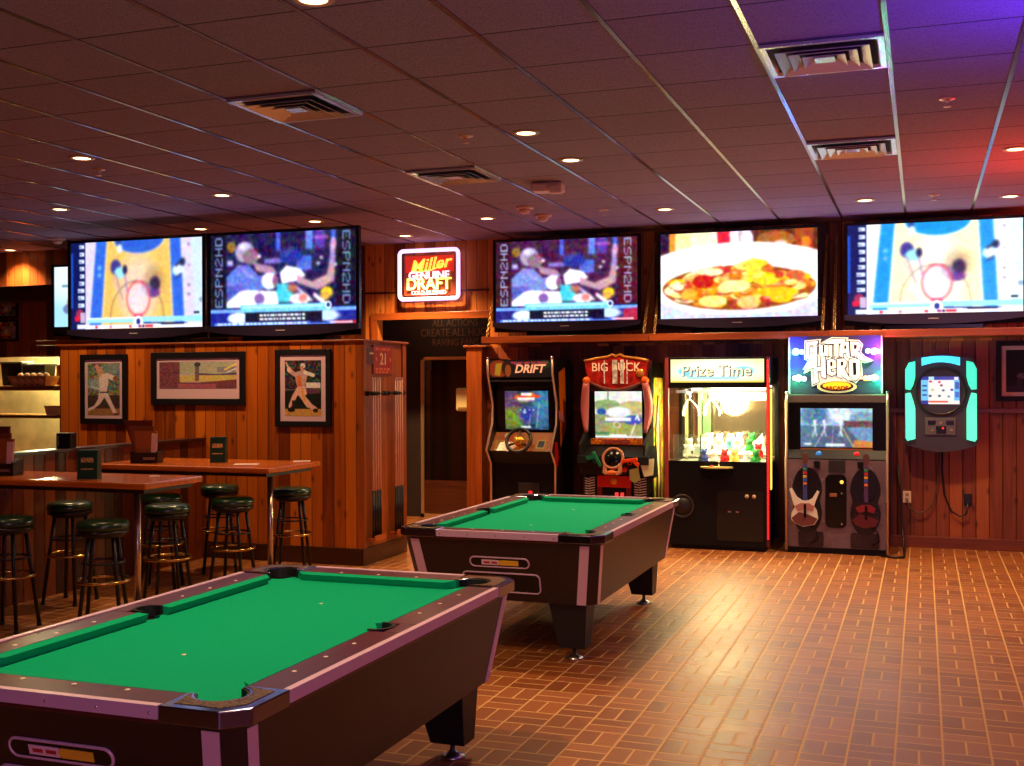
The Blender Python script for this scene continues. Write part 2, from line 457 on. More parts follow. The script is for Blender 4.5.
struct(MB().box(3.2, 3.3, -3.2, 12.5, 0, CEIL + .05).build('wall_right', planks('plank_right', 'y', 0.132, (70, 30, 14), (120, 56, 22), (150, 76, 34))))
struct(MB().box(-14, 3.3, -3.3, -3.2, 0, CEIL + .05).build('wall_front', PL_X))
struct(MB().box(-14.1, -14, -3.3, 14.5, 0, CEIL + .05).build('wall_left', PL_Y))

# hall behind the opening
hw = MB()
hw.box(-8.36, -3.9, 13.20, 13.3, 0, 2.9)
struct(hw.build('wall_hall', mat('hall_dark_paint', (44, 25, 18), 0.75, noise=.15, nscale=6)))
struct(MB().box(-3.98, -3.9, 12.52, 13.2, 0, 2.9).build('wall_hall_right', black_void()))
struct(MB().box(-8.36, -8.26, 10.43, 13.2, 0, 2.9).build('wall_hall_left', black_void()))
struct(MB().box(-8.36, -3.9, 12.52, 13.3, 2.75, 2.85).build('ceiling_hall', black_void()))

# lettering painted on the hall wall above the door
LET = mat('bronze_lettering', (112, 78, 52), 0.5)
sg = thing('wall_lettering', 'bronze capital letters in three lines on dark hall wall above the glass door', 'sign', (-5.50, 13.195, 2.315))
for j, (s, sz) in enumerate((('ALL ACTIONS', .125), ('CREATE ALL HUGE', .14), ('RAVING FANS', .125))):
    text('letter_line', s, sz, LET, sg, (0.0, 0, 0.125 - j * .122), extrude=.003, sx=.80)

# glass door at the end of the hall
d = thing('door_1', 'dark glass door in a narrow pale metal frame', 'door', (-5.43, 13.19, 0))
d['kind'] = 'structure'
GOLD = mat('door_frame_metal', (226, 196, 140), 0.3, 0.8)
fr = MB(); fr.box(-.52, -.478, -.05, 0, 0, 2.02); fr.box(.478, .52, -.05, 0, 0, 2.02); fr.box(-.52, .52, -.05, 0, 1.98, 2.02); fr.box(-.52, .52, -.05, 0, 0, .05)
fr.build('door_frame', GOLD, d)
MB().box(-.478, .478, -.03, -.015, .47, 1.98).build('glass_pane', mat('dark_glass', (8, 8, 9), 0.08), d)
MB().box(-.478, .478, -.035, -.015, .05, .47).build('kick_panel', solid_wood('kick_wood', 'x', (60, 28, 14), (96, 46, 22)), d)
MB().box(-.45, -.37, -.06, -.03, 1.86, 1.95, bev=.01).build('door_closer', mat('closer', (70, 52, 40), .5), d)
n = thing('paper_towel_dispenser', 'cream rounded dispenser in front of dark glass door, partly behind wooden post', 'dispenser', (-5.27, 13.135, 1.34))
MB().box(-.17, .17, -.09, 0, 0, .29, bev=.03).build('cover', mat('cream_cover', (236, 214, 150), 0.35), n)
MB().box(-.13, .13, -.095, -.085, .03, .05).build('paper_slot', mat('tan_slot', (150, 118, 62), .5), n)

# partition carrying the two left screens
pt = MB().box(-8.36, -4.905, 9.5, 10.43, 0, 2.085)
struct(pt.build('wall_partition', PL_PART))
pe = MB().box(-4.905, -4.895, 9.5, 10.43, 0, 2.085)
pe.box(-4.895, -4.88, 9.5, 9.56, .12, 2.085); pe.box(-4.895, -4.88, 10.35, 10.43, .12, 2.085)
struct(pe.build('wall_partition_end', solid_wood('partition_end_wood', 'z', (112, 48, 12), (172, 84, 26))))
struct(MB().box(-8.38, -4.86, 9.475, 10.45, 2.085, 2.105, bev=.004).build('trim_45', OAK_X))
bb = MB().box(-8.36, -4.905, 9.482, 9.5, 0, .16, bev=.004); bb.box(-4.895, -4.875, 9.482, 10.43, 0, .16, bev=.004)
struct(bb.build('baseboard_partition', DARKTRIM))

# half wall beside the bar tables
struct(MB().box(-6.70, -6.6, 2.5, 9.5, 0, 1.145).build('wall_half', planks('plank_half', 'y', .118, (62, 26, 8), (104, 46, 12), (128, 60, 18))))
struct(MB().box(-6.73, -6.575, 2.5, 9.47, 1.145, 1.172, bev=.004).build('trim_48', solid_wood('dark_cap', 'y', (36, 18, 10), (62, 30, 16))))

# far left: kitchen wall with its pass-through
kw = MB()
YK = 11.4
kw.box(-14, -13.2, YK, YK + .15, 0, CEIL + .05)
kw.box(-10.05, -8.26, YK, YK + .15, 0, CEIL + .05)
kw.box(-13.2, -10.05, YK, YK + .15, 2.035, CEIL + .05)
kw.box(-13.2, -10.05, YK, YK + .15, 0, .86)
struct(kw.build('wall_kitchen', planks('plank_kitchen', 'x', .125, (84, 36, 14), (130, 60, 20), (160, 80, 30))))
struct(MB().box(-14, -9.6, YK - .30, YK, 2.72, 2.9, bev=.005).build('trim_49', DARKTRIM))
STEEL = mat('stainless_warm', (214, 200, 150), 0.28, 0.85, noise=.2, nscale=3)
kb = MB().box(-13.4, -9.6, 12.6, 12.7, 0, 2.4)
struct(kb.build('wall_kitchen_back', STEEL))
struct(MB().box(-9.7, -9.6, YK + .15, 12.6, 0, 2.4).build('wall_kitchen_side', STEEL))
struct(MB().box(-13.4, -9.6, YK + .15, 12.7, 2.3, 2.4).build('ceiling_kitchen', mat('kitchen_white', (220, 205, 170), .7)))

# ------------------------------------------------------------------ lights of the room
def spot(name, loc, power, col=(1, .63, .30), size=118, blend=.75, rad=.05):
    l = bpy.data.lights.new(name, 'SPOT'); l.energy = power; l.color = col
    l.spot_size = math.radians(size); l.spot_blend = blend; l.shadow_soft_size = rad
    o = bpy.data.objects.new(name, l); COL.objects.link(o); o.location = loc; return o
def point(name, loc, power, col, rad=.1):
    l = bpy.data.lights.new(name, 'POINT'); l.energy = power; l.color = col; l.shadow_soft_size = rad
    o = bpy.data.objects.new(name, l); COL.objects.link(o); o.location = loc; return o

LENS = mat('lamp_lens', (255, 240, 210), .5, emit=(255, 214, 150), strength=9.0)
TRIMR = mat('downlight_trim', (196, 150, 110), .35)
DL = [(-2.462, 4.336, 'pale round downlight at the top edge, nearest the camera', 1.0),
      (-5.788, 6.806, 'round downlight on the left, above the front bar table', .26),
      (-7.691, 8.74, 'small round downlight farthest left, above the left screens', .7),
      (-5.796, 8.594, 'round downlight above the rear bar table, in front of the screens', .95),
      (-7.282, 10.40, 'round downlight peeping over the gap between the two left screens', .5),
      (-5.856, 10.333, 'round downlight peeping over the screen nearest the red neon sign', .6),
      (-2.470, 7.159, 'round downlight over the far pool table, nearer of the two', 1.0),
      (-2.461, 8.157, 'round downlight over the far pool table, farther of the two', 1.0),
      (-4.136, 10.77, 'round downlight between the red neon sign and the first right-hand screen', .8),
      (-5.490, 11.72, 'angled downlight close to the wall above the red neon sign', 2.3),
      (-2.325, 10.822, 'round downlight in front of the screen showing food', 1.3),
      (-0.493, 10.942, 'round downlight in front of the right basketball screen, left side', 1.2),
      (0.632, 8.9, 'round downlight cut by the right edge of the picture', 1.15),
      (0.743, 11.175, 'angled downlight glowing red near the right end of the wall', .5),
      (-10.62, 11.2, 'angled downlight at far left washing the kitchen wall', .9)]
proto = None
for x, y, lb, pw in DL:
    if proto is None:
        proto = thing('downlight', lb, 'ceiling light', (x, y, CEIL), group='recessed downlights')
        MB().lathe([(.062, -.004), (.066, -.010), (.088, -.008), (.094, 0)], n=28).build('trim_ring', TRIMR, proto)
        MB().lathe([(.0, -.006), (.04, -.008), (.063, -.004)], n=28).build('lens', LENS, proto)
    else:
        dup(proto, (x, y, CEIL), label=lb)
    spot('downlight_beam', (x, y, CEIL - .03), 190 * pw)
spot('downlight_beam', (-2.462, 3.34, CEIL - .03), 190)
spot('downlight_beam', (-5.788, 4.9, CEIL - .03), 30)
spot('downlight_beam', (1.9, 6.0, CEIL - .03), 90, col=(1, .55, .35))
point('kitchen_lamp', (-10.9, 11.95, 2.15), 330, (1, .90, .46), .15)
# blue and red sign glow from out of view; unseen lamps without fixtures
up = spot('blue_sign_light', (.95, 5.15, 2.85), 120, (.10, .03, 1.0), 172, .4, .15); up.rotation_euler = (PI, 0, 0)
point('lavender_fill_light', (1.2, -1.4, 2.0), 190, (.86, .50, 1.0), .4)  # added fill lamp behind the camera, no sign there
up = spot('red_sign_light', (1.15, 9.3, 2.55), 80, (1.0, .05, .02), 170, .5, .2); up.rotation_euler = (PI, 0, 0)
point('red_sign_glow', (1.6, 11.4, 2.7), 16, (1.0, .05, .02), .2)
point('hall_lamp', (-5.7, 12.85, 2.62), 3.5, (1, .7, .4), .06)

# ------------------------------------------------------------------ ceiling fittings
VM = mat('vent_metal', (206, 200, 208), .25, .7)
VD = mat('vent_throat', (12, 11, 12), .8)
def vent(ix, iy, label):
    t = thing('ceiling_vent', label, 'vent', (-.1563 + .61 * ix + .305, 5.0622 + .61 * iy + .305, CEIL), group='square ceiling vents')
    def sq(r, z): return [(-r, -r, z), (r, -r, z), (r, r, z), (-r, r, z)]
    MB().box(-.28, .28, -.28, .28, -.006, -.002).build('throat', VD, t)
    f = MB()
    for a, b in ((sq(.292, -.006), sq(.292, -.022)), (sq(.292, -.022), sq(.262, -.022)), (sq(.262, -.022), sq(.25, -.006))): f.loft(a, b, caps=False)
    f.build('frame', VM, t)
    for r in (.225, .165, .105):
        l = MB(); l.loft(sq(r - .045, -.008), sq(r, -.034), caps=False); l.loft(sq(r, -.034), sq(r, -.038), caps=False); l.loft(sq(r, -.038), sq(r - .047, -.012), caps=False)
        l.build('louver', VM, t)
    MB().box(-.05, .05, -.05, .05, -.030, -.024, bev=.002).build('centre_plate', VM, t)
vent(-1, 1, 'square chrome louvered vent at top right, nearest the camera')
vent(-1, 5, 'square chrome louvered vent on the right, closer to the screens')
vent(-6, 1, 'dark square louvered vent at upper left of the ceiling')
vent(-6, 5, 'dark square louvered vent in mid ceiling, above the red neon sign')
SPR = mat('sprinkler_metal', (226, 176, 150), .3, .6)
for x, y, lb in ((-5.986, 7.228, 'small brass sprinkler head beside the left downlight'), (-2.886, 7.118, 'small brass sprinkler head left of the far pool table downlights'),
                 (0.139, 7.171, 'small brass sprinkler head on the right, nearer the camera'), (0.099, 10.861, 'small brass sprinkler head above the right basketball screen'),
                 (-2.888, 10.67, 'small brass sprinkler head between the middle screens')):
    s = thing('sprinkler_head', lb, 'sprinkler', (x, y, CEIL), group='sprinkler heads')
    MB().lathe([(.05, 0), (.045, -.006), (.02, -.010), (.012, -.02)], n=18).build('escutcheon', SPR, s)
    b = MB().cyl((-.012, 0, -.012), (-.004, 0, -.045), .003, n=6); b.cyl((.012, 0, -.012), (.004, 0, -.045), .003, n=6); b.lathe([(.0, -.044), (.022, -.046), (.022, -.049), (0, -.049)], n=14)
    b.build('deflector', SPR, s)
SMK = mat('detector_plastic', (226, 176, 158), .45)
for x, y, lb in ((-3.536, 10.213, 'pale dome smoke detector in mid ceiling, nearer of the two'), (-3.542, 10.775, 'pale dome smoke detector in mid ceiling, nearer the screens'),
                 (-9.273, 10.50, 'pale dome smoke detector at far left above the screens')):
    s = thing('smoke_detector', lb, 'smoke detector', (x, y, CEIL), group='smoke detectors')
    MB().lathe([(.085, 0), (.085, -.018), (.075, -.022)], n=24).build('base', SMK, s)
    MB().lathe([(.06, -.022), (.045, -.055), (.03, -.064), (0, -.066)], n=24).build('dome', SMK, s)
s = thing('emergency_light', 'pale two-part emergency light box on the ceiling above the middle screens', 'light', (-2.939, 9.078, CEIL), 0.15)
MB().box(-.13, .13, -.09, .09, -.07, 0, bev=.012).build('housing', SMK, s)
MB().box(-.11, .01, -.15, -.05, -.085, -.02, bev=.012).build('lamp_head', SMK, s)
MB().box(.03, .13, -.13, -.05, -.10, -.03, bev=.012).build('lamp_head', SMK, s)
# ------------------------------------------------------------------ pool tables
W2, L2, HT = .6665, 1.1605, .788
FELT = mat('green_cloth', (0, 160, 116), .95, spec=.1, noise=.06, nscale=300, bump=.15)
MAHOG = solid_wood('rail_laminate', 'y', (60, 16, 24), (88, 26, 34), rough=.38, coat=.12)
CABM = mat('cabinet_laminate', (32, 17, 18), .42, noise=.25, nscale=18)
STRIPE = mat('rose_aluminium', (220, 186, 212), .36, .2)
CAST = mat('casting_chrome', (128, 126, 160), .14, 1.0)
DECOR = mat('casting_gold_inlay', (112, 84, 36), .35, .6, noise=.9, nscale=110)
POCK = mat('pocket_black', (6, 6, 6), .6)
IVORY = mat('ivory_dot', (240, 228, 200), .4)
LEGM = mat('leg_black', (12, 12, 13), .5)
def octo(hx, hy, c, z):
    return [(-hx + c, -hy, z), (hx - c, -hy, z), (hx, -hy + c, z), (hx, hy - c, z), (hx - c, hy, z), (-hx + c, hy, z), (-hx, hy - c, z), (-hx, -hy + c, z)]
def make_pool_table(loc, label):
    t = thing('pool_table', label, 'pool table', loc, group='coin-operated pool tables')
    ZT, ZB = .735, .352; TX, TY, BX, BY = .640, 1.135, .588, 1.030; c = .055
    MB().loft(octo(BX, BY, c, ZB), octo(TX, TY, c, ZT)).build('cabinet', CABM, t)
    # slanted metal strips on both sides of every corner
    def lerp(a, b, k): return tuple(p + (q - p) * k for p, q in zip(a, b))
    for sx in (-1, 1):
        for sy in (-1, 1):
            for ax in (0, 1):
                def pt(z, o):
                    k = (z - ZB) / (ZT - ZB); hx = BX + (TX - BX) * k; hy = BY + (TY - BY) * k
                    return (sx * (hx - c - o), sy * (hy + .004), z) if ax == 0 else (sx * (hx + .004), sy * (hy - c - o), z)
                def pin(z, o):
                    a = pt(z, o); return (a[0], a[1] - sy * .012, z) if ax == 0 else (a[0] - sx * .012, a[1], z)
                wd = .058 if ax == 0 else .05
                a = [pt(ZB, 0), pt(ZB, wd), pin(ZB, wd), pin(ZB, 0)]; b = [pt(ZT - .01, 0), pt(ZT - .01, wd), pin(ZT - .01, wd), pin(ZT - .01, 0)]
                MB().loft(a, b).build('corner_strip', STRIPE, t)
    # bed with pocket bites
    bx, by = W2 - .125, L2 - .125; P = []
    cx, cy, r = W2 - .138, L2 - .138, .058
    def corner(sx, sy):
        k = math.acos((cx - bx) / r) if abs(cx - bx) < r else 0
        pts = []
        a0 = math.atan2(by - cy, -math.sqrt(r * r - (by - cy) ** 2)); a1 = math.atan2(-math.sqrt(r * r - (bx - cx) ** 2), bx - cx)
        if a0 > 0: a0 -= 2 * PI
        for i in range(9):
            a = a0 + (a1 - a0) * i / 8; pts.append((sx * (cx + r * math.cos(a)), sy * (cy + r * math.sin(a))))
        return pts
    sp = [(bx - .062 * math.sin(PI * i / 8), .06 * math.cos(PI * i / 8)) for i in range(9)]
    loop = corner(1, 1) + sp + corner(1, -1)[::-1] + corner(-1, -1) + [(-x, -y) for x, y in sp] + corner(-1, 1)[::-1]
    MB().prism(loop, ZT + .002, .752, mi=0).build('bed_cloth', FELT, t)
    dots = MB()
    for yy in (-.488, .488): dots.lathe([(0, .7535), (.009, .7535), (.009, .752)], c=(0, yy, 0), n=12)
    dots.build('spot_marker', IVORY, t)
    # rails: six lengths of laminate with cushions in front
    def rail(x0, x1, y0, y1): return MB().box(x0, x1, y0, y1, ZT, HT, bev=.004)
    cast_l, wd = .27, .15
    segs = [(sx, ys) for sx in (-1, 1) for ys in ((-L2 + cast_l, -.075), (.075, L2 - cast_l))]
    for sx, (y0, y1) in segs:
        xa, xb = sorted((sx * (W2 - .004), sx * (W2 - wd)))
        r = rail(xa, xb, y0, y1).build('rail', MAHOG, t)
        for i in (1, 2, 3):
            yy = y0 + (y1 - y0) * i / 4; d = MB()
            d.lathe([(0, HT + .0012), (.0085, HT + .001), (.0085, HT)], c=(sx * (W2 - .105), yy, 0), n=12)
            d.build('sight', IVORY, r)
        xo, xi = sx * (W2 - wd), sx * (W2 - .198)
        ya, yb = y0 + (.014 if y0 < -.5 else 0), y1 - (.014 if y1 > .5 else 0)
        e = .045
        v = [(xo, ya, HT), (xo, yb, HT), (xi, yb - (e if y1 > .5 else -.006), HT - .004), (xi, ya + (e if y0 < -.5 else -.006), HT - .004)]
        lo = [(p[0] if i < 2 else p[0] + sx * .014, p[1], .752) for i, p in enumerate(v)]
        MB().loft(lo, v).build('cushion', FELT, t)
    for sy in (-1, 1):
        ya, yb = sorted((sy * (L2 - .004), sy * (L2 - wd)))
        r = rail(-W2 + cast_l, W2 - cast_l, ya, yb).build('rail', MAHOG, t)
        for i in (1, 2, 3):
            d = MB(); d.lathe([(0, HT + .0012), (.0085, HT + .001), (.0085, HT)], c=((-W2 + cast_l) + (2 * W2 - 2 * cast_l) * i / 4, sy * (L2 - .12), 0), n=12)
            d.build('sight', IVORY, r)
        yo, yi = sy * (L2 - wd), sy * (L2 - .198); xa, xb = -W2 + cast_l - .02, W2 - cast_l + .02
        v = [(xa, yo, HT), (xb, yo, HT), (xb - .045, yi, HT - .004), (xa + .045, yi, HT - .004)]
        lo = [(p[0], p[1] if i < 2 else p[1] + sy * .014, .752) for i, p in enumerate(v)]
        MB().loft(lo, v).build('cushion', FELT, t)
    # metal edge along the rails
    for sx in (-1, 1):
        a, b = sorted((sx * (W2 + .003), sx * (W2 - .008)))
        e = MB().box(a, b, -L2 + cast_l, L2 - cast_l, .750, HT + .002, bev=.002)
        a2, b2 = sorted((sx * (W2 + .003), sx * (W2 - .022))); e.box(a2, b2, -L2 + cast_l, L2 - cast_l, HT, HT + .003)
        e.build('edge_trim', STRIPE, t)
    for sy in (-1, 1):
        a, b = sorted((sy * (L2 + .003), sy * (L2 - .008)))
        e = MB().box(-W2 + cast_l, W2 - cast_l, a, b, .750, HT + .002, bev=.002)
        a2, b2 = sorted((sy * (L2 + .003), sy * (L2 - .022))); e.box(-W2 + cast_l, W2 - cast_l, a2, b2, HT, HT + .003)
        e = e.build('edge_trim', STRIPE, t)
        for i in range(5): sc = MB(); sc.sphere((-.37 + .185 * i, sy * (L2 + .003), .768), .0055, n=8, m=6); sc.build('screw', CHROME, e)
    # corner castings with an inlaid plate
    def cpoly(sx, sy, grow=0.0, inl=False):
        ch, R = .067, .078
        q = [(cast_l, 0), (ch, 0), (0, ch), (0, cast_l), (.15, cast_l)]
        if inl: q = [(cast_l - .03, .034), (ch + .02, .034), (.034, ch + .02), (.034, cast_l - .03), (.128, cast_l - .012)]
        a0 = math.atan2(math.sqrt(R * R - .0004), -.02); a1 = math.atan2(-.02, math.sqrt(R * R - .0004)) + 2 * PI
        RR = R + (.012 if inl else 0)
        for i in range(13):
            a = a0 + (a1 - a0) * i / 12; q.append((.17 + RR * math.cos(a), .17 + RR * math.sin(a)))
        q.append((cast_l, .15) if not inl else (cast_l - .012, .128))
        return [(sx * (W2 + .004 - x), sy * (L2 + .004 - y)) for x, y in q]
    for sx in (-1, 1):
        for sy in (-1, 1):
            cst = MB().prism(cpoly(sx, sy), .742, HT + .004).build('corner_casting', CAST, t)
            bvl = cst.modifiers.new('bevel', 'BEVEL'); bvl.width = .004; bvl.segments = 2; bvl.limit_method = 'ANGLE'
            MB().prism(cpoly(sx, sy, inl=True), HT + .004, HT + .0055).build('inlay', DECOR, cst)
            a0 = math.atan2(math.sqrt(.078 ** 2 - .0004), -.02); a1 = math.atan2(-.02, math.sqrt(.078 ** 2 - .0004)) + 2 * PI
            ri = [(.17 + .074 * math.cos(a0 + (a1 - a0) * i / 14), .17 + .074 * math.sin(a0 + (a1 - a0) * i / 14)) for i in range(15)]
            ro = [(.17 + .079 * math.cos(a0 + (a1 - a0) * i / 14), .17 + .079 * math.sin(a0 + (a1 - a0) * i / 14)) for i in range(15)]
            pk = MB().prism([(sx * (W2 + .004 - x), sy * (L2 + .004 - y)) for x, y in ri + ro[::-1]], .7525, HT + .001)
            pk.lathe([(.056, ZT + .0016), (0, ZT + .0016)], c=(sx * cx, sy * cy, 0), n=18, caps=False)
            pk.build('corner_pocket', POCK, t)
        # side pocket ring
        arc = [(sx * (W2 - .150 + .052 * math.cos(a)), .056 * math.sin(a)) for a in [-PI / 2 + PI * i / 12 for i in range(13)]]
        arc_o = [(sx * (W2 - .150 + .066 * math.cos(a)), .070 * math.sin(a)) for a in [-PI / 2 + PI * i / 12 for i in range(13)]]
        arc = [(sx * (W2 - .162), -.056)] + arc + [(sx * (W2 - .162), .056)]; arc_o = [(sx * (W2 - .162), -.070)] + arc_o + [(sx * (W2 - .162), .070)]
        MB().prism(arc + arc_o[::-1], .75, HT + .004).build('side_pocket', POCK, t)
        xa, xb = sorted((sx * (W2 - .004), sx * (W2 - .092)))
        rail(xa, xb, -.075, .075).build('rail', MAHOG, t)
        xa, xb = sorted((sx * (W2 - .092), sx * (W2 - .215)))
        MB().box(xa, xb, -.055, .055, ZT + .0005, ZT + .0015).build('pocket_floor', POCK, t)
    # legs
    for sx in (-1, 1):
        for sy in (-1, 1):
            xo0, xi0, xo1, xi1 = .527, .285, .512, .348
            yo0, yi0, yo1, yi1 = 1.0, .80, .985, .86
            top = [(sx * xo0, sy * yo0, ZB), (sx * xi0, sy * yo0, ZB), (sx * xi0, sy * yi0, ZB), (sx * xo0, sy * yi0, ZB)]
            bot = [(sx * xo1, sy * yo1, .075), (sx * xi1, sy * yo1, .075), (sx * xi1, sy * yi1, .075), (sx * xo1, sy * yi1, .075)]
            lg = MB().loft(bot, top).build('leg', LEGM, t)
            fx, fy = sx * .43, sy * .925
            MB().lathe([(.058, 0), (.056, .010), (.03, .022), (.013, .03), (.013, .076)], c=(fx, fy, 0), n=24).build('leveler_foot', BRUSHED, lg)
    # front panel: coin label and cue ball window, both in rounded metal outlines
    ang = math.atan2(TY - BY, ZT - ZB)
    def face(z): return -(BY + (TY - BY) * (z - ZB) / (ZT - ZB))
    def rr(w, h, r, n=6):
        q = []
        for qx, qz, a0 in ((w / 2 - r, h / 2 - r, 0), (-w / 2 + r, h / 2 - r, PI / 2), (-w / 2 + r, -h / 2 + r, PI), (w / 2 - r, -h / 2 + r, 1.5 * PI)):
            for i in range(n + 1): q.append((qx + r * math.cos(a0 + PI / 2 * i / n), qz + r * math.sin(a0 + PI / 2 * i / n)))
        return q
    for w, h, z, r in ((.385, .062, .597, .03), (.505, .125, .468, .03)):
        cen = (0, face(z) - .002, z)
        f = MB().tube([(x, 0, zz) for x, zz in rr(w, h, r)], .0055, n=6, closed=True).build('panel_outline', STRIPE, t, cen, (ang, 0, 0))
        pn = MB().prism(rr(w - .006, h - .006, r - .003), -.002, .004, plane='xz').build('recess_panel', BLACKG, t, cen, (ang, 0, 0))
        if w < .4:
            a = MB().box(-.155 + .04, .0, -.006, -.003, -.016, .016).build('label_strip', mat('pale_pink_label', (232, 196, 206), .5), pn)
            for k in range(2): MB().box(-.10 + .05 * k, -.062 + .05 * k, -.0075, -.006, -.006, .006).build('red_print', mat('red_print', (176, 30, 50), .5), a)
            MB().prism([(.006, -.016), (.125, -.016), (.125, .016), (.006, .016), (-.006, 0)], -.0065, -.003, plane='xz').build('arrow_label', mat('yellow_label', (232, 186, 44), .5), pn)
    return t
make_pool_table((-2.451, 2.7168 + L2, 0), 'green cloth pool table nearest the camera, cut off at lower left')
make_pool_table((-2.4525, 6.5142 + L2, 0), 'green cloth pool table farther back, in front of the arcade machines')
# ------------------------------------------------------------------ broadcast pictures
def court(bright):
    c = Canvas(400, 220, (216, 204, 236) if not bright else (246, 244, 255))
    wood = (236, 190, 96) if not bright else (255, 240, 190)
    blue = (46, 98, 216) if not bright else (20, 140, 226)
    c.poly([(.27, 0), (.76, 0), (.775, 1), (.21, 1)], wood)
    for i in range(22):
        x = .22 + i * .026; c.line(x + .02, 0, x, 1, .004, (226, 164, 70) if not bright else (255, 232, 160), .5)
    c.ell(.52, .55, .2, .5, (232, 206, 200) if not bright else (255, 252, 240), .75, soft=.8)
    c.poly([(.20, 0), (.28, 0), (.235, 1), (.145, 1)], blue); c.poly([(.755, 0), (.835, 0), (.865, 1), (.785, 1)], blue)
    c.line(.285, 0, .24, 1, .004, (250, 250, 250)); c.line(.195, 0, .14, 1, .004, (250, 250, 250))
    c.line(.84, 0, .87, 1, .004, (250, 250, 250)); c.line(.75, 0, .78, 1, .004, (250, 250, 250))
    c.ell(.525, -.03, .19, .18, (44, 92, 205) if not bright else (10, 140, 210)); c.ring(.525, -.03, .195, .185, .02, (250, 250, 255), .8)
    c.rect(.36, 0, .39, .1, (30, 60, 140)); c.ell(.38, .09, .02, .05, (220, 240, 250))
    c.ring(.51, .86, .20, .40, .012, (70, 60, 60), half='up'); c.line(.31, .86, .31, .93, .005, (70, 60, 60)); c.line(.71, .86, .71, .93, .005, (70, 60, 60))
    c.ell(.64, .46, .10, .20, (150, 110, 60), .55, soft=.9)
    c.ell(.645, .50, .045, .10, (44, 30, 66), .95, soft=.5); c.ell(.63, .60, .06, .06, (96, 44, 140), .9, soft=.5); c.ell(.58, .55, .05, .07, (110, 90, 160), .7, soft=.6)
    c.ring(.52, .66, .085, .19, .06, (236, 72, 96)); c.ell(.52, .66, .078, .17, (226, 206, 232), .6); c.rect(.49, .83, .55, .89, (230, 40, 80))
    for i in range(6): c.line(.46 + i * .022, .55, .49 + i * .01, .8, .003, (250, 250, 255), .7)
    c.ell(.35, .30, .045, .10, (60, 54, 140), 1, .4); c.ell(.385, .36, .05, .07, (150, 226, 240), 1, .4); c.ell(.42, .33, .02, .06, (30, 30, 70), 1, .4)
    c.line(.35, .38, .40, .66, .012, (170, 130, 150), .8); c.line(.42, .40, .44, .58, .012, (150, 120, 170), .8); c.line(.33, .42, .36, .55, .01, (200, 170, 180), .8)
    c.ell(.815, .36, .045, .07, (220, 244, 252), 1, .4); c.ell(.85, .27, .022, .05, (30, 40, 90), 1, .4); c.line(.80, .31, .86, .24, .012, (40, 40, 60)); c.line(.80, .44, .84, .40, .010, (30, 40, 80))
    c.ell(.225, .30, .016, .025, (120, 190, 255), 1, .5); c.ell(.225, .38, .018, .025, (120, 190, 255), 1, .5)
    for y in (.07, .30, .52, .62): c.rect(.885, y, .905, y + .015, (80, 60, 80))
    c.poly([(.91, 0), (1, 0), (1, 1), (.94, 1)], (190, 232, 252), .6)
    c.speck(.07, 8, 14); c.blur(20)
    c.rect(.13, .865, 1, .925, (150, 222, 244)); c.rect(.13, .865, .5, .885, (220, 246, 255)); c.line(.55, .93, .88, .945, .008, (30, 60, 150))
    c.ell(.52, .92, .035, .07, (244, 250, 255)); c.ell(.52, .915, .016, .035, (30, 50, 140))
    c.rect(.13, .945, 1, .99, (244, 240, 250))
    for x, w, k in ((.19, .02, (220, 40, 60)), (.30, .02, (200, 120, 150)), (.45, .02, (230, 40, 70)), (.52, .025, (160, 40, 110)), (.57, .06, (200, 40, 60)), (.55, .015, (20, 20, 60))): c.rect(x, .955, x + w, .98, k)
    c.rect(.69, .935, .86, .955, (10, 14, 50)); c.rect(.93, .82, .97, .84, (20, 30, 60)); c.ell(.985, .69, .02, .03, (120, 150, 180), .8, .5)
    c.rect(0, 0, .115, 1, (10, 22, 84)); c.rect(0, .12, .02, .75, (30, 90, 220), .7)
    r = random.Random(4)
    for k in range(9):
        y = .03 + k * .083
        wd = r.uniform(.035, .055); c.rect(.108 - wd, y, .108, y + .045, (214, 226, 250)); c.rect(.108 - wd, y + .02, .108 - wd * .5, y + .03, (10, 22, 84), .8)
    c.ell(.07, .82, .03, .06, (150, 40, 80)); c.rect(.03, .84, .07, .90, (214, 24, 60)); c.rect(.075, .80, .112, .92, (190, 170, 200)); c.rect(.05, .935, .125, .985, (230, 236, 252))
    c.speck(.10, 3, 3); c.blur(6); return c.down(2)

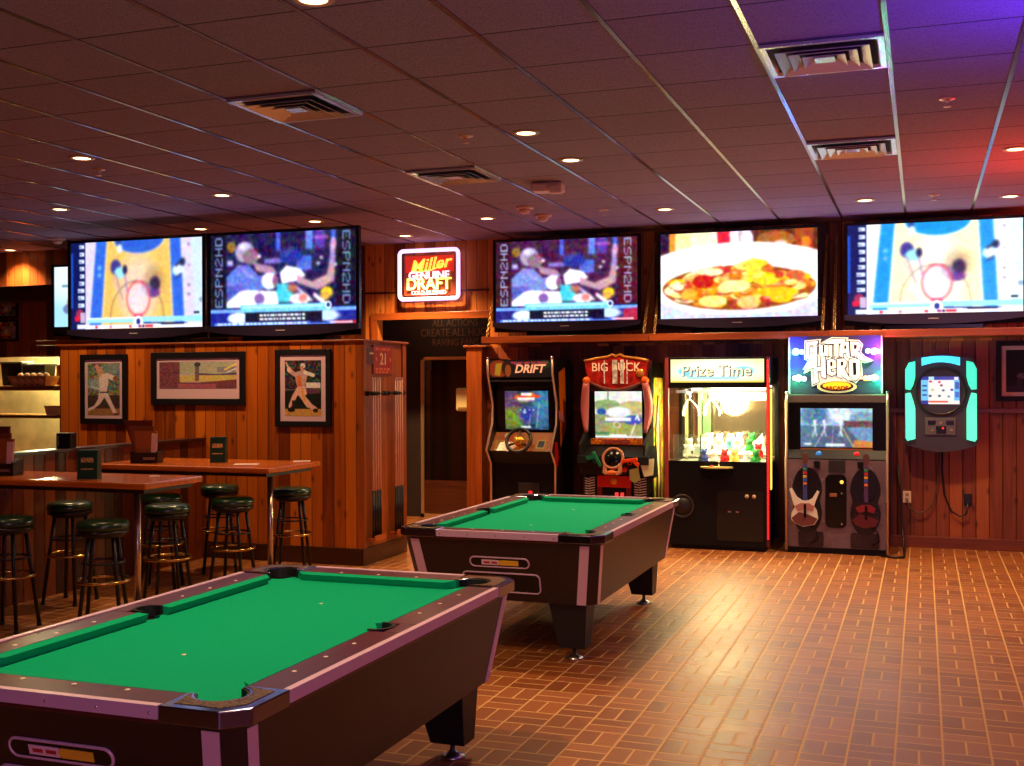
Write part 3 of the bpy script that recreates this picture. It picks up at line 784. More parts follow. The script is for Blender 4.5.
def studio(tone):
    """letterboxed sports clip with vertical side lettering and a news ticker"""
    bg = (18, 14, 34) if tone == 0 else (52, 16, 34)
    c = Canvas(400, 220, bg)
    if tone: c.rect(.8, 0, 1, .8, (72, 20, 30), .9)
    c.rect(.115, 0, .865, .80, (28, 22, 66) if tone == 0 else (58, 22, 60))
    c.speck(.12, 8, 5, (.115, 0, .865, .35))
    for x, w, k in ((.46, .03, (70, 90, 220)), (.66, .05, (90, 120, 220)), (.72, .07, (80, 60, 150)), (.83, .03, (60, 90, 210))): c.rect(x, 0, x + w, .2, k, .9)
    c.rect(.72, .06, .81, .09, (170, 80, 170)); c.ell(.15, .14, .03, .06, (130, 100, 30))
    c.rect(.38, .28, .5, .33, (130, 130, 220), .8); c.rect(.60, .26, .70, .42, (80, 110, 220), .8); c.rect(.12, .28, .16, .34, (170, 170, 220))
    for x, y in ((.745, .35), (.765, .29), (.86, .37)): c.ell(x, y, .010, .016, (220, 220, 255))
    # crowd of two figures: one in a blue suit on the left, one in white in the middle
    suit = (92, 104, 196) if tone == 0 else (116, 124, 196)
    c.poly([(.115, .46), (.2, .33), (.27, .34), (.34, .46), (.46, .43), (.47, .56), (.32, .62), (.24, .70), (.115, .72)], suit); c.line(.22, .38, .30, .48, .01, (150, 160, 230), .8); c.poly([(.115, .55), (.25, .56), (.2, .72), (.115, .74)], (60, 70, 160), .7)
    skin = (176, 138, 150)
    c.ell(.245, .20, .068, .115, (150, 130, 170)); c.ell(.285, .25, .055, .085, (128, 92, 110)); c.ell(.235, .14, .05, .05, (206, 196, 230), .7, .6); c.ell(.345, .25, .012, .02, (240, 240, 255))
    c.poly([(.30, .31), (.44, .37), (.47, .44), (.42, .46), (.32, .40)], (160, 120, 150)); c.ell(.415, .52, .055, .09, (228, 228, 250)); c.ell(.455, .52, .02, .07, (120, 80, 110))
    c.ell(.56, .27, .075, .08, (30, 40, 130)); 
    for k in range(6): c.line(.50 + k * .022, .27, .485 + k * .03, .16 + .02 * (k % 2), .006, (60, 80, 200), .8)
    c.poly([(.485, .44), (.53, .36), (.62, .40), (.66, .47), (.6, .53), (.5, .55)], (244, 240, 252))
    c.poly([(.60, .46), (.70, .54), (.80, .47), (.825, .30), (.855, .32), (.85, .54), (.74, .63), (.6, .55)], skin); c.line(.84, .33, .84, .18, .03, (150, 128, 190)); c.ell(.845, .15, .02, .07, (190, 150, 190))
    c.poly([(.47, .55), (.56, .56), (.58, .75), (.45, .75)], (60, 190, 210)); c.poly([(.56, .55), (.64, .60), (.72, .74), (.62, .74)], (70, 50, 110)); c.line(.60, .60, .70, .74, .012, (210, 200, 230)); c.ell(.57, .60, .04, .06, (190, 90, 70), .8, .6)
    c.poly([(.115, .74), (.21, .62), (.27, .61), (.46, .63), (.48, .80), (.115, .80)], (242, 240, 254)); c.ell(.345, .705, .038, .06, (112, 84, 160)); c.ell(.62, .72, .07, .06, (236, 214, 220)); c.ell(.64, .71, .03, .04, (210, 120, 110))
    c.ell(.80, .655, .04, .055, (232, 190, 30)); c.ell(.79, .69, .03, .05, (210, 160, 60)); c.line(.72, .68, .79, .78, .02, (240, 236, 250))
    c.speck(.12, 9, 14); c.blur(15)
    # lower third
    c.rect(0, .80, 1, 1, (24, 30, 130) if tone == 0 else (34, 30, 110)); c.rect(0, .815, 1, .85, (120, 170, 250), .9); c.rect(0, .80, 1, .815, (10, 16, 70))
    c.ell(.20, .91, .09, .07, (214, 236, 255), .95, .5); c.ell(.80, .90, .10, .07, (200, 226, 255), .9, .6)
    c.poly([(.205, .77), (.80, .77), (.78, .85), (.225, .85)], (110, 190, 230)); c.rect(.23, .785, .78, .80, (190, 240, 250)); c.rect(.245, .85, .77, .955, (12, 12, 40))
    r = random.Random(9)
    for y in (.872, .912):
        x = .345
        while x < .65: w = r.uniform(.01, .035); c.rect(x, y, x + w, y + .024, (236, 240, 255)); x += w + .006
    c.ell(.81, .79, .022, .04, (240, 244, 255)); c.ell(.81, .79, .013, .024, (20, 30, 110))
    if tone: c.poly([(.9, .86), (1, .84), (1, 1), (.9, 1)], (190, 30, 60), .8)
    c.rect(.03, .958, 1, .992, (70, 120, 210)); c.rect(.85, .955, 1, .992, (150, 24, 44))
    x = .05
    while x < .66: w = r.uniform(.012, .05); c.rect(x, .962, x + w, .984, (228, 238, 255)); x += w + .008
    c.rect(.69, .958, .80, .972, (10, 12, 50)); c.rect(.82, .962, .97, .984, (236, 210, 220))
    c.text('ESPN2HD', .035, .03, .088, .79, (110, 130, 176) if tone == 0 else (150, 160, 200), rot=1)
    c.text('ESPN2HD', .905, .02, .955, .78, (110, 130, 176) if tone == 0 else (160, 150, 196), rot=-1)
    c.speck(.16, 5, 3); c.blur(8); return c.down(2)

def wings_plate():
    c = Canvas(400, 220, (60, 24, 40))
    c.rect(0, 0, .38, .5, (255, 240, 200)); c.rect(.0, 0, .06, .45, (40, 20, 60)); c.rect(.06, 0, .10, .5, (226, 150, 40)); c.rect(.1, 0, .2, .5, (255, 226, 150), .8)
    c.poly([(.37, 0), (.45, 0), (.47, .5), (.39, .5)], (214, 40, 60)); c.poly([(.45, 0), (.58, 0), (.62, .5), (.46, .5)], (250, 226, 236))
    c.rect(.60, 0, 1, .5, (96, 40, 20)); c.ell(.74, .12, .12, .10, (170, 90, 40)); c.ell(.77, .17, .05, .05, (250, 200, 190), 1, .6); c.rect(.86, 0, .97, .5, (170, 60, 20)); c.rect(.90, .1, .95, .5, (226, 120, 40)); c.ell(.8, .36, .06, .12, (250, 200, 190), .9, .6)
    c.ell(.24, .34, .07, .10, (40, 36, 96)); c.ell(.33, .32, .08, .13, (40, 36, 96)); c.ell(.31, .24, .04, .03, (30, 120, 60)); c.line(.52, .03, .54, .25, .03, (190, 150, 170)); c.ell(.56, .1, .04, .12, (240, 220, 240))
    c.ell(.5, .63, .60, .335, (250, 250, 255)); c.rect(0, .9, 1, 1, (180, 184, 240)); c.ell(.5, .55, .70, .42, (250, 250, 255)); c.poly([(0, .80), (.2, .93), (.8, .93), (1, .80), (1, 1), (0, 1)], (206, 208, 246))
    c.ell(.5, .62, .57, .335, (252, 252, 255)); c.ell(.5, .65, .485, .255, (150, 62, 26))
    r = random.Random(12)
    cols = [(250, 190, 20), (240, 150, 20), (226, 110, 30), (255, 214, 50), (200, 60, 30), (250, 226, 120), (255, 240, 190), (236, 170, 70)]
    for k in range(150):
        a = r.uniform(0, 2 * PI); q = math.sqrt(r.random()) * 1.0
        x, y = .5 + .43 * q * math.cos(a), .64 + .21 * q * math.sin(a)
        y -= .07 * max(0, 1 - abs(x - .58) / .25)
        rx, ry = r.uniform(.035, .085), r.uniform(.04, .07); k2 = cols[r.randrange(8)]
        c.ell(x, y + .012, rx, ry, (150, 60, 20), .8); c.ell(x, y, rx, ry * .85, k2); c.ell(x - rx * .2, y - ry * .3, rx * .5, ry * .35, (255, 240, 190), .6, .8)
    c.ell(.28, .57, .07, .08, (190, 30, 24)); c.ell(.6, .42, .05, .1, (255, 220, 60)); c.ell(.34, .80, .09, .07, (250, 226, 130)); c.ell(.57, .82, .075, .075, (244, 190, 110)); c.ell(.75, .71, .13, .055, (250, 186, 20)); c.ell(.19, .72, .05, .06, (240, 170, 60)); c.ell(.68, .58, .08, .05, (255, 210, 40))
    c.ell(.48, .63, .10, .07, (255, 230, 150)); c.ell(.86, .52, .06, .05, (210, 96, 50))
    c.speck(.22, 7, 3); c.blur(14); return c.down(2)

def sliver():
    c = Canvas(200, 120, (170, 226, 252)); c.ell(.2, .1, .6, .6, (236, 246, 255), .9, .8); c.rect(.1, .30, .18, .34, (110, 160, 180)); c.ell(.22, .6, .06, .12, (200, 170, 110)); c.ell(.2, .7, .1, .1, (60, 60, 120), .6, .5); c.blur(3); return c.down(1)

BEZ = mat('screen_bezel', (16, 12, 22), .22)
TVP = mat('screen_lower_panel', (44, 34, 58), .3)
SCR = {k: attr_mat('screen_picture_%s' % k, e, .25) for k, e in (('court', 1.35), ('bright', 1.5), ('studio', 1.7), ('food', 1.45), ('small', 1.2))}
def make_tv(loc, label, img, m, w=1.675, rotz=0.0, name='television', h=1.075):
    t = thing(name, label, 'television', loc, rotz, group='big rear-projection televisions')
    hw = w / 2
    # cabinet: deep box tapering to the back, lower edge bowed forward
    MB().loft([(-hw, .03, .05), (hw, .03, .05), (hw, .03, h), (-hw, .03, h)], [(-hw * .72, .40, .06), (hw * .72, .40, .06), (hw * .72, .40, h - .16), (-hw * .72, .40, h - .16)]).build('cabinet', BLACK, t)
    b = MB(); zb = .155; e = .034
    for x0, x1, z0, z1 in ((-hw, -hw + e, zb, h), (hw - e, hw, zb, h), (-hw + e, hw - e, h - .028, h)): b.box(x0, x1, -.012, .035, z0, z1, bev=.004)
    b.build('bezel', BEZ, t)
    n = 20
    top = [(-hw + 2 * hw * i / n, zb) for i in range(n + 1)]
    bot = [(hw - 2 * hw * i / n, .05 + .055 * (abs(1 - 2 * i / n) ** 2.2)) for i in range(n + 1)]
    MB().prism(top + bot, -.03, .03, plane='xz').build('speaker_panel', TVP, t)
    MB().box(-.05, .05, -.034, -.029, .10, .108).build('badge', PALEMET, t)
    ZS = h - .026
    picture('screen', img, -hw + e - .002, hw - e + .002, zb - .003, ZS, .004, m, t)
    MB().box(-hw * .55, hw * .55, .02, .34, 0, .052, bev=.008).build('stand', BLACKG, t)
    return t
CT, CB, S0, S1, FD = court(False), court(True), studio(0), studio(1), wings_plate()
ZSH = 2.205
make_tv((-7.507, 9.60, 2.105), 'big television on the left partition showing a basketball court from above', CT, SCR['court'])
make_tv((-5.806, 9.60, 2.105), 'big television at the right end of the left partition showing a man in a suit', S0, SCR['studio'])
make_tv((-3.660, 11.90, ZSH), 'big television on a chained shelf right of the neon sign, showing man in suit', S1, SCR['studio'])
make_tv((-1.800, 11.90, ZSH), 'big television showing a white plate of chicken wings', FD, SCR['food'])
make_tv((0.100, 11.90, ZSH), 'big television farthest right, showing a pale basketball court from above', CB, SCR['bright'])
make_tv((-8.965, 10.72, 2.204), 'pale blue television mostly hidden behind the left basketball screen', sliver(), SCR['small'], w=1.18, h=.88)
struct(MB().box(-9.75, -8.27, 10.66, 11.4, 2.15, 2.203, bev=.006).build('trim_50', OAK_X))

# hanging shelves under the right-hand televisions, each with its chains
def chain(mb, p0, p1, n):
    a, b = Vector(p0), Vector(p1); d = (b - a).normalized(); L = (b - a).length / n
    s1 = d.orthogonal().normalized(); s2 = d.cross(s1)
    for i in range(n):
        c = a + (b - a) * ((i + .5) / n); s = s1 if i % 2 else s2
        pts = [c + d * (L * .68 * math.sin(q)) + s * (.015 * math.cos(q)) for q in [2 * PI * k / 10 for k in range(10)]]
        mb.tube(pts, .0055, n=5, closed=True)
SHW = solid_wood('shelf_wood', 'x', (126, 52, 20), (178, 86, 36))
for x0, x1, lb in ((-4.605, -2.722, 'wooden shelf hung on chains under the television right of the neon sign'), (-2.717, -.892, 'wooden shelf hung on chains under the television showing food'),
                   (-.887, 1.06, 'wooden shelf hung on chains under the rightmost television')):
    t = thing('hanging_shelf', lb, 'shelf', ((x0 + x1) / 2, 12.09, 2.13), group='shelves hung on chains')
    hw = (x1 - x0) / 2
    MB().box(-hw, hw, -.29, .285, 0, .074, bev=.004).build('board', SHW, t)
    for sx in (-1, 1):
        c = MB(); chain(c, (sx * (hw - .055), -.255, .075), (sx * (hw - .045), .275, 1.10), 30); c.build('chain', mat('chain_brass', (232, 190, 110), .3, .7), t)
        MB().lathe([(.0, .074), (.018, .076), (.012, .09), (0, .094)], c=(sx * (hw - .055), -.255, 0), n=10).build('eye_bolt', BRASS, t)

# ------------------------------------------------------------------ neon beer sign
def glow(name, col, s): return mat(name, (250, 250, 250), .4, emit=col, strength=s)
t = thing('neon_sign', 'rounded rectangular pinkish white neon beer sign on the plank wall above the hall', 'sign', (-5.447, 12.30, 2.964))
hw, hh, r = .375, .285, .05
def rrect(hw, hh, r, y, n=6):
    q = []
    for cx, cz, a0 in ((hw - r, hh - r, 0), (-hw + r, hh - r, PI / 2), (-hw + r, -hh + r, PI), (hw - r, -hh + r, 1.5 * PI)):
        for i in range(n + 1): q.append((cx + r * math.cos(a0 + PI / 2 * i / n), y, cz + r * math.sin(a0 + PI / 2 * i / n)))
    return q
MB().tube(rrect(hw, hh, r, -.03), .024, n=10, closed=True).build('border_tube', glow('neon_white', (232, 190, 255), 1.7), t)
MB().prism([(x, z) for x, _, z in rrect(hw - .045, hh - .045, .02, 0)], .0, .02, plane='xz').build('backing_panel', mat('sign_panel', (160, 70, 40), .4, trans=.0), t)
MB().box(-.31, .31, -.004, 0, .03, .225).build('red_field', mat('sign_red', (206, 40, 30), .4, emit=(214, 50, 36), strength=.55), t)
NY = glow('neon_yellow', (255, 214, 50), 1.25); NG = glow('neon_lime', (214, 250, 40), 1.1); NW = glow('neon_pinkwhite', (255, 226, 246), 1.4)
text('script_lettering', 'Miller', .20, NY, t, (0.01, -.03, .115), (PI / 2, math.radians(-7), 0), extrude=.006, shear=.35, bold=.002, sx=1.12)
MB().tube([(-.20, -.03, .045), (-.1, -.03, .035), (.04, -.03, .055), (.2, -.03, .115)], .009, n=8).build('underline_tube', NY, t)
text('upper_word', 'GENUINE', .125, NW, t, (0, -.03, -.012), extrude=.006, bold=.003, sx=.98)
text('main_word', 'DRAFT', .19, NG, t, (0, -.034, -.115), extrude=.006, bold=.004, sx=.98)
text('small_words', 'COLD-FILTERED', .062, NW, t, (0, -.03, -.212), extrude=.003, bold=.0008)
MB().tube([(-.1 + .02 * i, -.02, -.232 + .006 * (i % 2)) for i in range(11)], .006, n=6).build('blue_tube', glow('neon_blue', (70, 150, 230), 1.0), t)
for sx in (-1, 1): MB().cyl((sx * .34, -.02, .27), (sx * .34, .08, .30), .008, n=8).build('standoff', BLACK, t)
# ------------------------------------------------------------------ arcade machines
SCRA = attr_mat('arcade_picture', 1.15, .2)
ART = attr_mat('cabinet_art', 0, .35)
LITART = attr_mat('lit_art', .45, .3)
TMOLD = mat('t_molding', (222, 190, 170), .3, .6)
def drift_screen():
    c = Canvas(160, 140, (40, 56, 80)); c.ell(.15, .3, .3, .4, (120, 70, 110), .8, .8); c.ell(.2, .7, .35, .35, (120, 150, 40), .9, .8); c.ell(.85, .4, .25, .7, (60, 140, 180), .8, .8); c.ell(.45, .2, .2, .15, (120, 140, 50), .8, .6)
    c.ell(.55, .62, .3, .3, (70, 70, 150), .9, .8); c.ell(.5, .62, .12, .12, (40, 60, 150)); c.line(.55, .95, .6, .6, .01, (140, 180, 210)); c.line(.8, .3, .72, .95, .02, (150, 200, 220), .6)
    c.poly([(.2, .2), (.3, .1), (.36, .12), (.42, .05), (.66, .05), (.72, .1), (.86, .13), (.78, .18), (.7, .17), (.3, .2)], (236, 84, 30)); c.rect(.40, .05, .64, .13, (255, 250, 244)); c.rect(.32, .17, .70, .235, (252, 246, 255)); c.rect(.34, .245, .68, .27, (220, 150, 200), .8)
    for x in (.38, .47, .58, .66): c.ell(x, .49, .02, .02, (230, 240, 255), 1, .5)
    c.ell(.47, .55, .04, .05, (190, 210, 240), .9, .6); c.rect(.38, .91, .60, .96, (250, 250, 255)); c.speck(.25, 8, 2); c.blur(14); return c.down(1)
def drift_marquee():
    c = Canvas(240, 84, (26, 16, 18)); c.ell(.14, .5, .16, .5, (190, 60, 20)); c.poly([(.1, .2), (.2, .15), (.17, .9), (.08, .85)], (240, 170, 40)); c.ell(.25, .45, .05, .35, (60, 20, 14)); c.ell(.30, .6, .05, .35, (200, 90, 30)); c.ell(.9, .25, .08, .25, (30, 70, 40)); c.rect(.40, .18, .52, .3, (190, 80, 110)); c.rect(.48, .30, .88, .36, (170, 90, 110), .8); c.rect(.0, .95, 1, 1, (10, 8, 8)); c.blur(1); return c.down(1)
def drift_panel():
    c = Canvas(240, 100, (196, 92, 24)); c.speck(.25, 6, 3); c.ell(.3, .4, .25, .5, (214, 60, 20), .7, .8); c.ell(.75, .3, .2, .4, (226, 110, 30), .8, .8); c.ell(.2, .2, .04, .12, (255, 200, 120)); c.rect(.05, .45, .22, .85, (226, 150, 50), .8); c.rect(.08, .52, .2, .56, (140, 60, 20)); c.rect(.08, .66, .2, .7, (140, 60, 20)); c.rect(.06, .9, .2, .95, (255, 200, 120)); c.rect(.73, .42, .86, .85, (226, 170, 60)); c.rect(.745, .47, .845, .80, (20, 30, 40)); c.blur(1); return c.down(1)

def side_panel(mb, prof, x0, x1, mi=0): mb.prism(prof, x0, x1, plane='yz', mi=mi)
# --- driving game
t = thing('arcade_machine', 'upright driving arcade machine with steering wheel and black marquee reading drift', 'arcade game', (-4.05, 11.5, 0), group='arcade machines along the wall')
prof = [(.0, 1.955), (.012, 1.78), (.15, 1.47), (.14, 1.25), (-.05, .97), (.10, .82), (.10, 0), (.74, 0), (.74, 1.87), (.62, 1.955)]
hw = .375
for sx in (-1, 1):
    a, b = sorted((sx * hw, sx * (hw - .022)))
    sm = mat('drift_side_left', (24, 20, 22), .35) if sx < 0 else mat('drift_side_right', (196, 92, 22), .35, noise=.5, nscale=5)
    MB().prism(prof, a, b, plane='yz').build('side_panel', mat('drift_side_black', (22, 18, 20), .35), t)
    MB().tube([(sx * (hw - .01), y - .004, z) for y, z in prof[:7]], .0125, n=8).build('edge_molding', TMOLD, t)
    MB().sphere((sx * (hw - .01), -.004, 1.955), .017).build('corner_cap', CHROME, t)
art = MB()
art.prism([(.20, 1.80), (.42, 1.86), (.46, 1.2), (.26, 1.0), (.24, 1.35)], hw, hw + .002, plane='yz'); art.build('side_art_orange', mat('orange_art', (214, 104, 24), .35), t)
MB().prism([(.04, 1.06), (.14, 1.06), (.18, .90), (.14, .78), (.06, .84)], hw, hw + .0025, plane='yz').build('side_art_red', mat('red_art', (180, 20, 20), .35), t)
MB().prism([(.18, 1.40), (.38, 1.34), (.42, 1.22), (.2, 1.30)], hw + .002, hw + .004, plane='yz').build('side_art_pink', mat('pink_art', (186, 104, 118), .35), t)
body = [(.03, 1.94), (.042, 1.74), (.19, 1.70), (.23, 1.16), (.02, .955), (.13, .82), (.13, .02), (.72, .02), (.72, 1.86), (.62, 1.94)]
MB().prism(body, -hw + .022, hw - .022, plane='yz').build('body', BLACK, t)
iw = hw - .026
mq = picture('marquee', drift_marquee(), -iw, iw, 1.75, 1.935, .024, LITART, t)
text('marquee_title', 'DRIFT', .125, mat('drift_letter', (238, 190, 160), .3, emit=(240, 170, 130), strength=.5), t, (.10, .02, 1.838), extrude=.002, shear=.25, bold=.003, sx=1.0)
text('marquee_small_title', 'THE FAST AND THE FURIOUS', .032, mat('drift_small_letter', (200, 90, 110), .3, emit=(200, 80, 110), strength=.4), t, (.10, .02, 1.905), extrude=.001, shear=.2)
MB().box(-iw, iw, .03, .19, 1.705, 1.725).build('speaker_grille', CHARCOAL, t)
fr = MB(); pz0, pz1 = 1.21, 1.655
def tilt_pt(k): return .19 + (.23 - .19) * k, 1.70 + (1.16 - 1.70) * k
ang_s = math.atan2(.04, .54)
picture('screen', drift_screen(), -.235, .275, -.21, .21, -.006, SCRA, t, tilt=(-.02, .2105, 1.395, ang_s))
MB().box(-iw, -.24, -.012, 0, -.26, .26).box(.29, iw, -.012, 0, -.26, .26).box(-iw, iw, -.012, 0, .222, .262).box(-iw, iw, -.012, 0, -.262, -.222).build('screen_bezel', BLACKG, t, (0, .2105, 1.395), (ang_s, 0, 0))
ang_p = -math.atan2(.21, .205)
picture('control_panel', drift_panel(), -iw, iw, -.14, .14, -.004, LITART, t, tilt=(0, .125, 1.058, ang_p))
wh = MB().tube([(.135 * math.cos(a), 0, .135 * math.sin(a)) for a in [2 * PI * k / 24 for k in range(24)]], .02, n=8, closed=True)
for a in (PI / 2 + .0, PI / 2 + 2.1, PI / 2 - 2.1): wh.cyl((0, .01, 0), (.13 * math.cos(a), 0, .13 * math.sin(a)), .014, .012, n=8)
wheel = wh.build('steering_wheel', mat('wheel_rubber', (20, 16, 16), .45), t, (-.02, .02, 1.075), (math.radians(-28), 0, 0))
MB().lathe([(.0, -.03), (.055, -.025), (.062, 0), (.05, .09), (0, .1)], n=20, axis='y').build('hub', mat('wheel_hub', (220, 150, 50), .3, .6, noise=.6, nscale=30), wheel)
MB().box(-.06, .18, .112, .13, .25, .62, bev=.004).build('coin_door', CHARCOAL, t)
MB().box(.06, .10, .106, .113, .50, .53).build('coin_slot_light', mat('coin_red', (200, 30, 30), .4, emit=(255, 40, 40), strength=1.2), t)

# --- deer hunting game
def hunt_screen():
    c = Canvas(160, 150, (206, 214, 206)); c.rect(0, 0, 1, .35, (236, 238, 226)); c.ell(.25, .3, .3, .12, (150, 170, 110)); c.ell(.8, .35, .3, .14, (196, 180, 120)); c.rect(0, .5, 1, 1, (150, 160, 110)); c.ell(.6, .8, .5, .2, (170, 160, 80), .8, .7)
    c.ell(.5, .45, .3, .13, (240, 240, 250), .9, .4); c.ell(.14, .44, .1, .07, (40, 90, 160)); c.ell(.8, .62, .2, .1, (60, 84, 180)); c.rect(.3, .38, .62, .46, (255, 255, 255)); c.rect(.22, .57, .76, .64, (246, 248, 255)); c.rect(.2, .645, .78, .665, (90, 90, 180)); c.line(.86, .6, .9, .52, .02, (240, 240, 250)); c.line(.9, .52, .93, .62, .02, (240, 240, 250)); c.ring(.46, .72, .07, .06, .12, (236, 236, 240))
    c.rect(.27, .0, .30, .2, (120, 130, 110)); c.line(.75, .95, .85, .7, .02, (226, 220, 190)); c.rect(.0, .96, 1, 1, (240, 244, 240)); c.rect(.3, .93, .66, 1, (255, 255, 255)); c.rect(0, .88, .3, .93, (60, 130, 90)); c.speck(.2, 8, 2); c.blur(12); return c.down(1)
def hunt_art(w, h, seed, base):
    c = Canvas(w, h, base); c.speck(.5, 7, seed); c.blur(3); c.speck(.25, 3, seed + 1); c.blur(1); return c.down(1)
t = thing('arcade_machine', 'red deer hunting arcade machine with curved pink side pillars, green and orange guns', 'arcade game', (-3.02, 11.55, 0), group='arcade machines along the wall')
RED = mat('hunt_red', (150, 22, 18), .3, coat=.3, noise=.2, nscale=12); GOLDT = mat('hunt_gold', (206, 140, 60), .35, .5); ROSE = mat('hunt_rose', (176, 92, 92), .4)
bprof = [(.16, 1.84), (.20, 1.10), (.16, 1.02), (-.10, .93), (-.06, .74), (.03, .72), (.03, .0), (.74, 0), (.74, 1.86)]
MB().prism(bprof, -.33, .33, plane='yz').build('body', BLACK, t)
for sx in (-1, 1):
    a, b = sorted((sx * .33, sx * .352))
    sp_ = [(.20, 1.92), (.14, 1.6), (.14, 1.22), (-.14, 1.05), (-.10, .80), (.02, .70), (.02, 0), (.76, 0), (.76, 1.9)]
    MB().prism(sp_, a, b, plane='yz').build('side_panel', mat('hunt_side_black', (16, 16, 14), .35), t)
o = picture('side_art', hunt_art(60, 200, 5, (206, 180, 60)), 0, .46, .1, 1.74, 0, ART, t); o.location = (.355, .26, 0); o.rotation_euler = (0, 0, PI / 2)
for k in range(3): MB().tube([(.358, .34 + .1 * k, .2), (.358, .40 + .06 * k, .7), (.358, .3 + .12 * k, 1.1), (.358, .44, 1.55)], .016, n=6).build('side_art_branch', mat('branch_art%d' % k, ((60, 44, 24), (230, 214, 150), (120, 70, 30))[k], .4), t)
# marquee: bowed red shield with gold moulding
n = 16
topm = [(-.345 + .69 * i / n, 1.92 + .045 * math.sin(PI * i / n) + (.022 if i in (7, 9) else 0)) for i in range(n + 1)]
botm = [(.30 - .60 * i / n, 1.70 - .085 * math.sin(PI * i / n)) for i in range(n + 1)]
MB().prism(topm + botm, .06, .20, plane='xz').build('marquee', mat('marquee_red', (150, 26, 20), .3, emit=(150, 24, 16), strength=.12, noise=.5, nscale=14), t)
MB().tube([(x, .06, z) for x, z in topm], .014, n=8).build('marquee_molding', GOLDT, t)
MB().tube([(x, .06, z) for x, z in botm], .016, n=8).build('marquee_lower_molding', mat('brown_mould', (96, 48, 40), .4), t)
HL = mat('hunt_letter', (236, 190, 160), .3, emit=(240, 180, 140), strength=.35)
text('marquee_title', 'BIG BUCK', .125, HL, t, (0, .055, 1.85), extrude=.002, bold=.001, sx=.95)
for x, w in ((-.13, .012), (-.035, .05), (.05, .035), (.115, .012)): MB().box(x, x + w, .048, .058, 1.68, 1.93).build('marquee_reflection', mat('reflection_streak', (236, 226, 220), .2, .2, noise=.5, nscale=24), t)  # bright reflections on the marquee, put in as pale strips
for sx in (-1, 1): MB().sphere((sx * .315, .04, 1.715), .042).build('orange_knob', mat('orange_knob', (226, 96, 24), .25), t)
MB().lathe([(0, -.01), (.04, -.008), (.045, 0)], c=(.26, .05, 1.79), n=16, axis='y').build('badge', GOLDT, t)
for sx in (-1, 1):
    pts = [(sx * (.315 + .03 * math.sin(PI * k / 10)), .03 + .05 * math.sin(PI * k / 10), 1.69 - .52 * k / 10) for k in range(11)]
    rr = [.034 + .012 * math.sin(PI * k / 10) - .016 * (k / 10) ** 3 for k in range(11)]
    MB().tube(pts, .04, n=12, rads=rr).build('side_pillar', ROSE, t)
MB().box(-.29, .29, .10, .16, 1.60, 1.645, bev=.004).build('light_bar', mat('bar_brown', (70, 36, 34), .4), t)
picture('screen', hunt_screen(), -.255, .255, -.245, .245, -.006, SCRA, t, tilt=(0, .165, 1.355, .06))
MB().box(-.285, -.255, -.015, 0, -.26, .26).box(.255, .285, -.015, 0, -.26, .26).box(-.285, .285, -.015, 0, .245, .275).box(-.285, .285, -.015, 0, -.265, -.245).build('screen_bezel', BLACKG, t, (0, .165, 1.355), (.06, 0, 0))
MB().box(-.285, .285, .09, .15, 1.035, 1.105, bev=.006).build('name_plate', mat('orange_plate', (200, 104, 28), .35, noise=.6, nscale=40), t)
MB().box(-.14, .14, .085, .092, 1.05, 1.09).build('name_plate_panel', mat('plate_red', (150, 60, 50), .35, noise=.7, nscale=60), t)
dk = MB().prism([(.10, 1.03), (-.16, .93), (-.18, .86), (.04, .70), (.2, .7), (.2, 1.03)], -.36, .40, plane='yz').build('gun_deck', BLACK, t)
ring = MB().tube([(.105 * math.cos(a), 0, .105 * math.sin(a)) for a in [2 * PI * k / 24 for k in range(24)]], .016, n=8, closed=True)
ring.box(-.10, -.06, -.01, .02, -.16, -.05, bev=.006).box(.06, .10, -.01, .02, -.16, -.05, bev=.006).box(-.08, .08, -.012, .02, -.175, -.135, bev=.006)
ring = ring.build('emblem_ring', mat('tan_ring', (176, 112, 80), .35), t, (.03, -.185, .915), (math.radians(-18), 0, 0))
MB().lathe([(0, -.014), (.09, -.01), (.1, .01), (0, .012)], n=20, axis='y').build('emblem_disc', BLACKG, ring)
MB().sphere((0, -.015, -.155), .035, sc=(1.3, .6, .8)).build('emblem_knob', mat('orange_emblem', (206, 100, 40), .35), ring)
MB().lathe([(0, -.02), (.03, -.016), (.034, 0)], c=(.13, -.11, .80), n=14, axis='y').build('start_button', mat('red_button', (226, 50, 24), .3), t)
MB().prism([(-.0, .80), (.09, .82), (.11, .70), (.05, .66), (.0, .70)], -.135, -.115, plane='xz').build('lime_button_plate', mat('lime_plate', (190, 214, 130), .4), t, (.19, 0, .0))
MB().prism([(.0, .0), (.15, .03), (.14, -.14), (.05, -.16)], -.165, -.15, plane='xz').build('pale_card', mat('pale_lime', (220, 226, 180), .4), t, (.30, 0, .89))
zb = Canvas(60, 60, (20, 20, 22)); 
for k in range(9): zb.line(-.1 + .05 * (k % 3), .05 + k * .12, .5, .12 + k * .11, .018, (230, 226, 224)); zb.line(.5, .06 + k * .12, 1.1, .0 + k * .12, .018, (230, 226, 224))
for x0, x1 in ((-.33, -.22), (.20, .33)): picture('zebra_panel', zb.down(1), x0, x1, .48, .70, .02, ART, t)
MB().box(-.19, .17, .0, .03, .60, .72, bev=.004).build('red_front_panel', mat('bright_red', (206, 26, 16), .3), t)
MB().box(-.19, -.14, .0, .03, .2, .60).box(.12, .17, .0, .03, .2, .60).build('red_front_leg', mat('deep_red', (120, 20, 18), .35), t)
MB().sphere((-.01, -.004, .665), .036, sc=(1, .3, 1)).build('gold_boss', mat('gold_boss', (226, 150, 30), .3), t)
for x in (.0, .06): MB().box(x, x + .03, -.002, .03, .51, .545).build('coin_slot_light', mat('coin_pink', (226, 80, 80), .4, emit=(255, 70, 70), strength=.8), t)
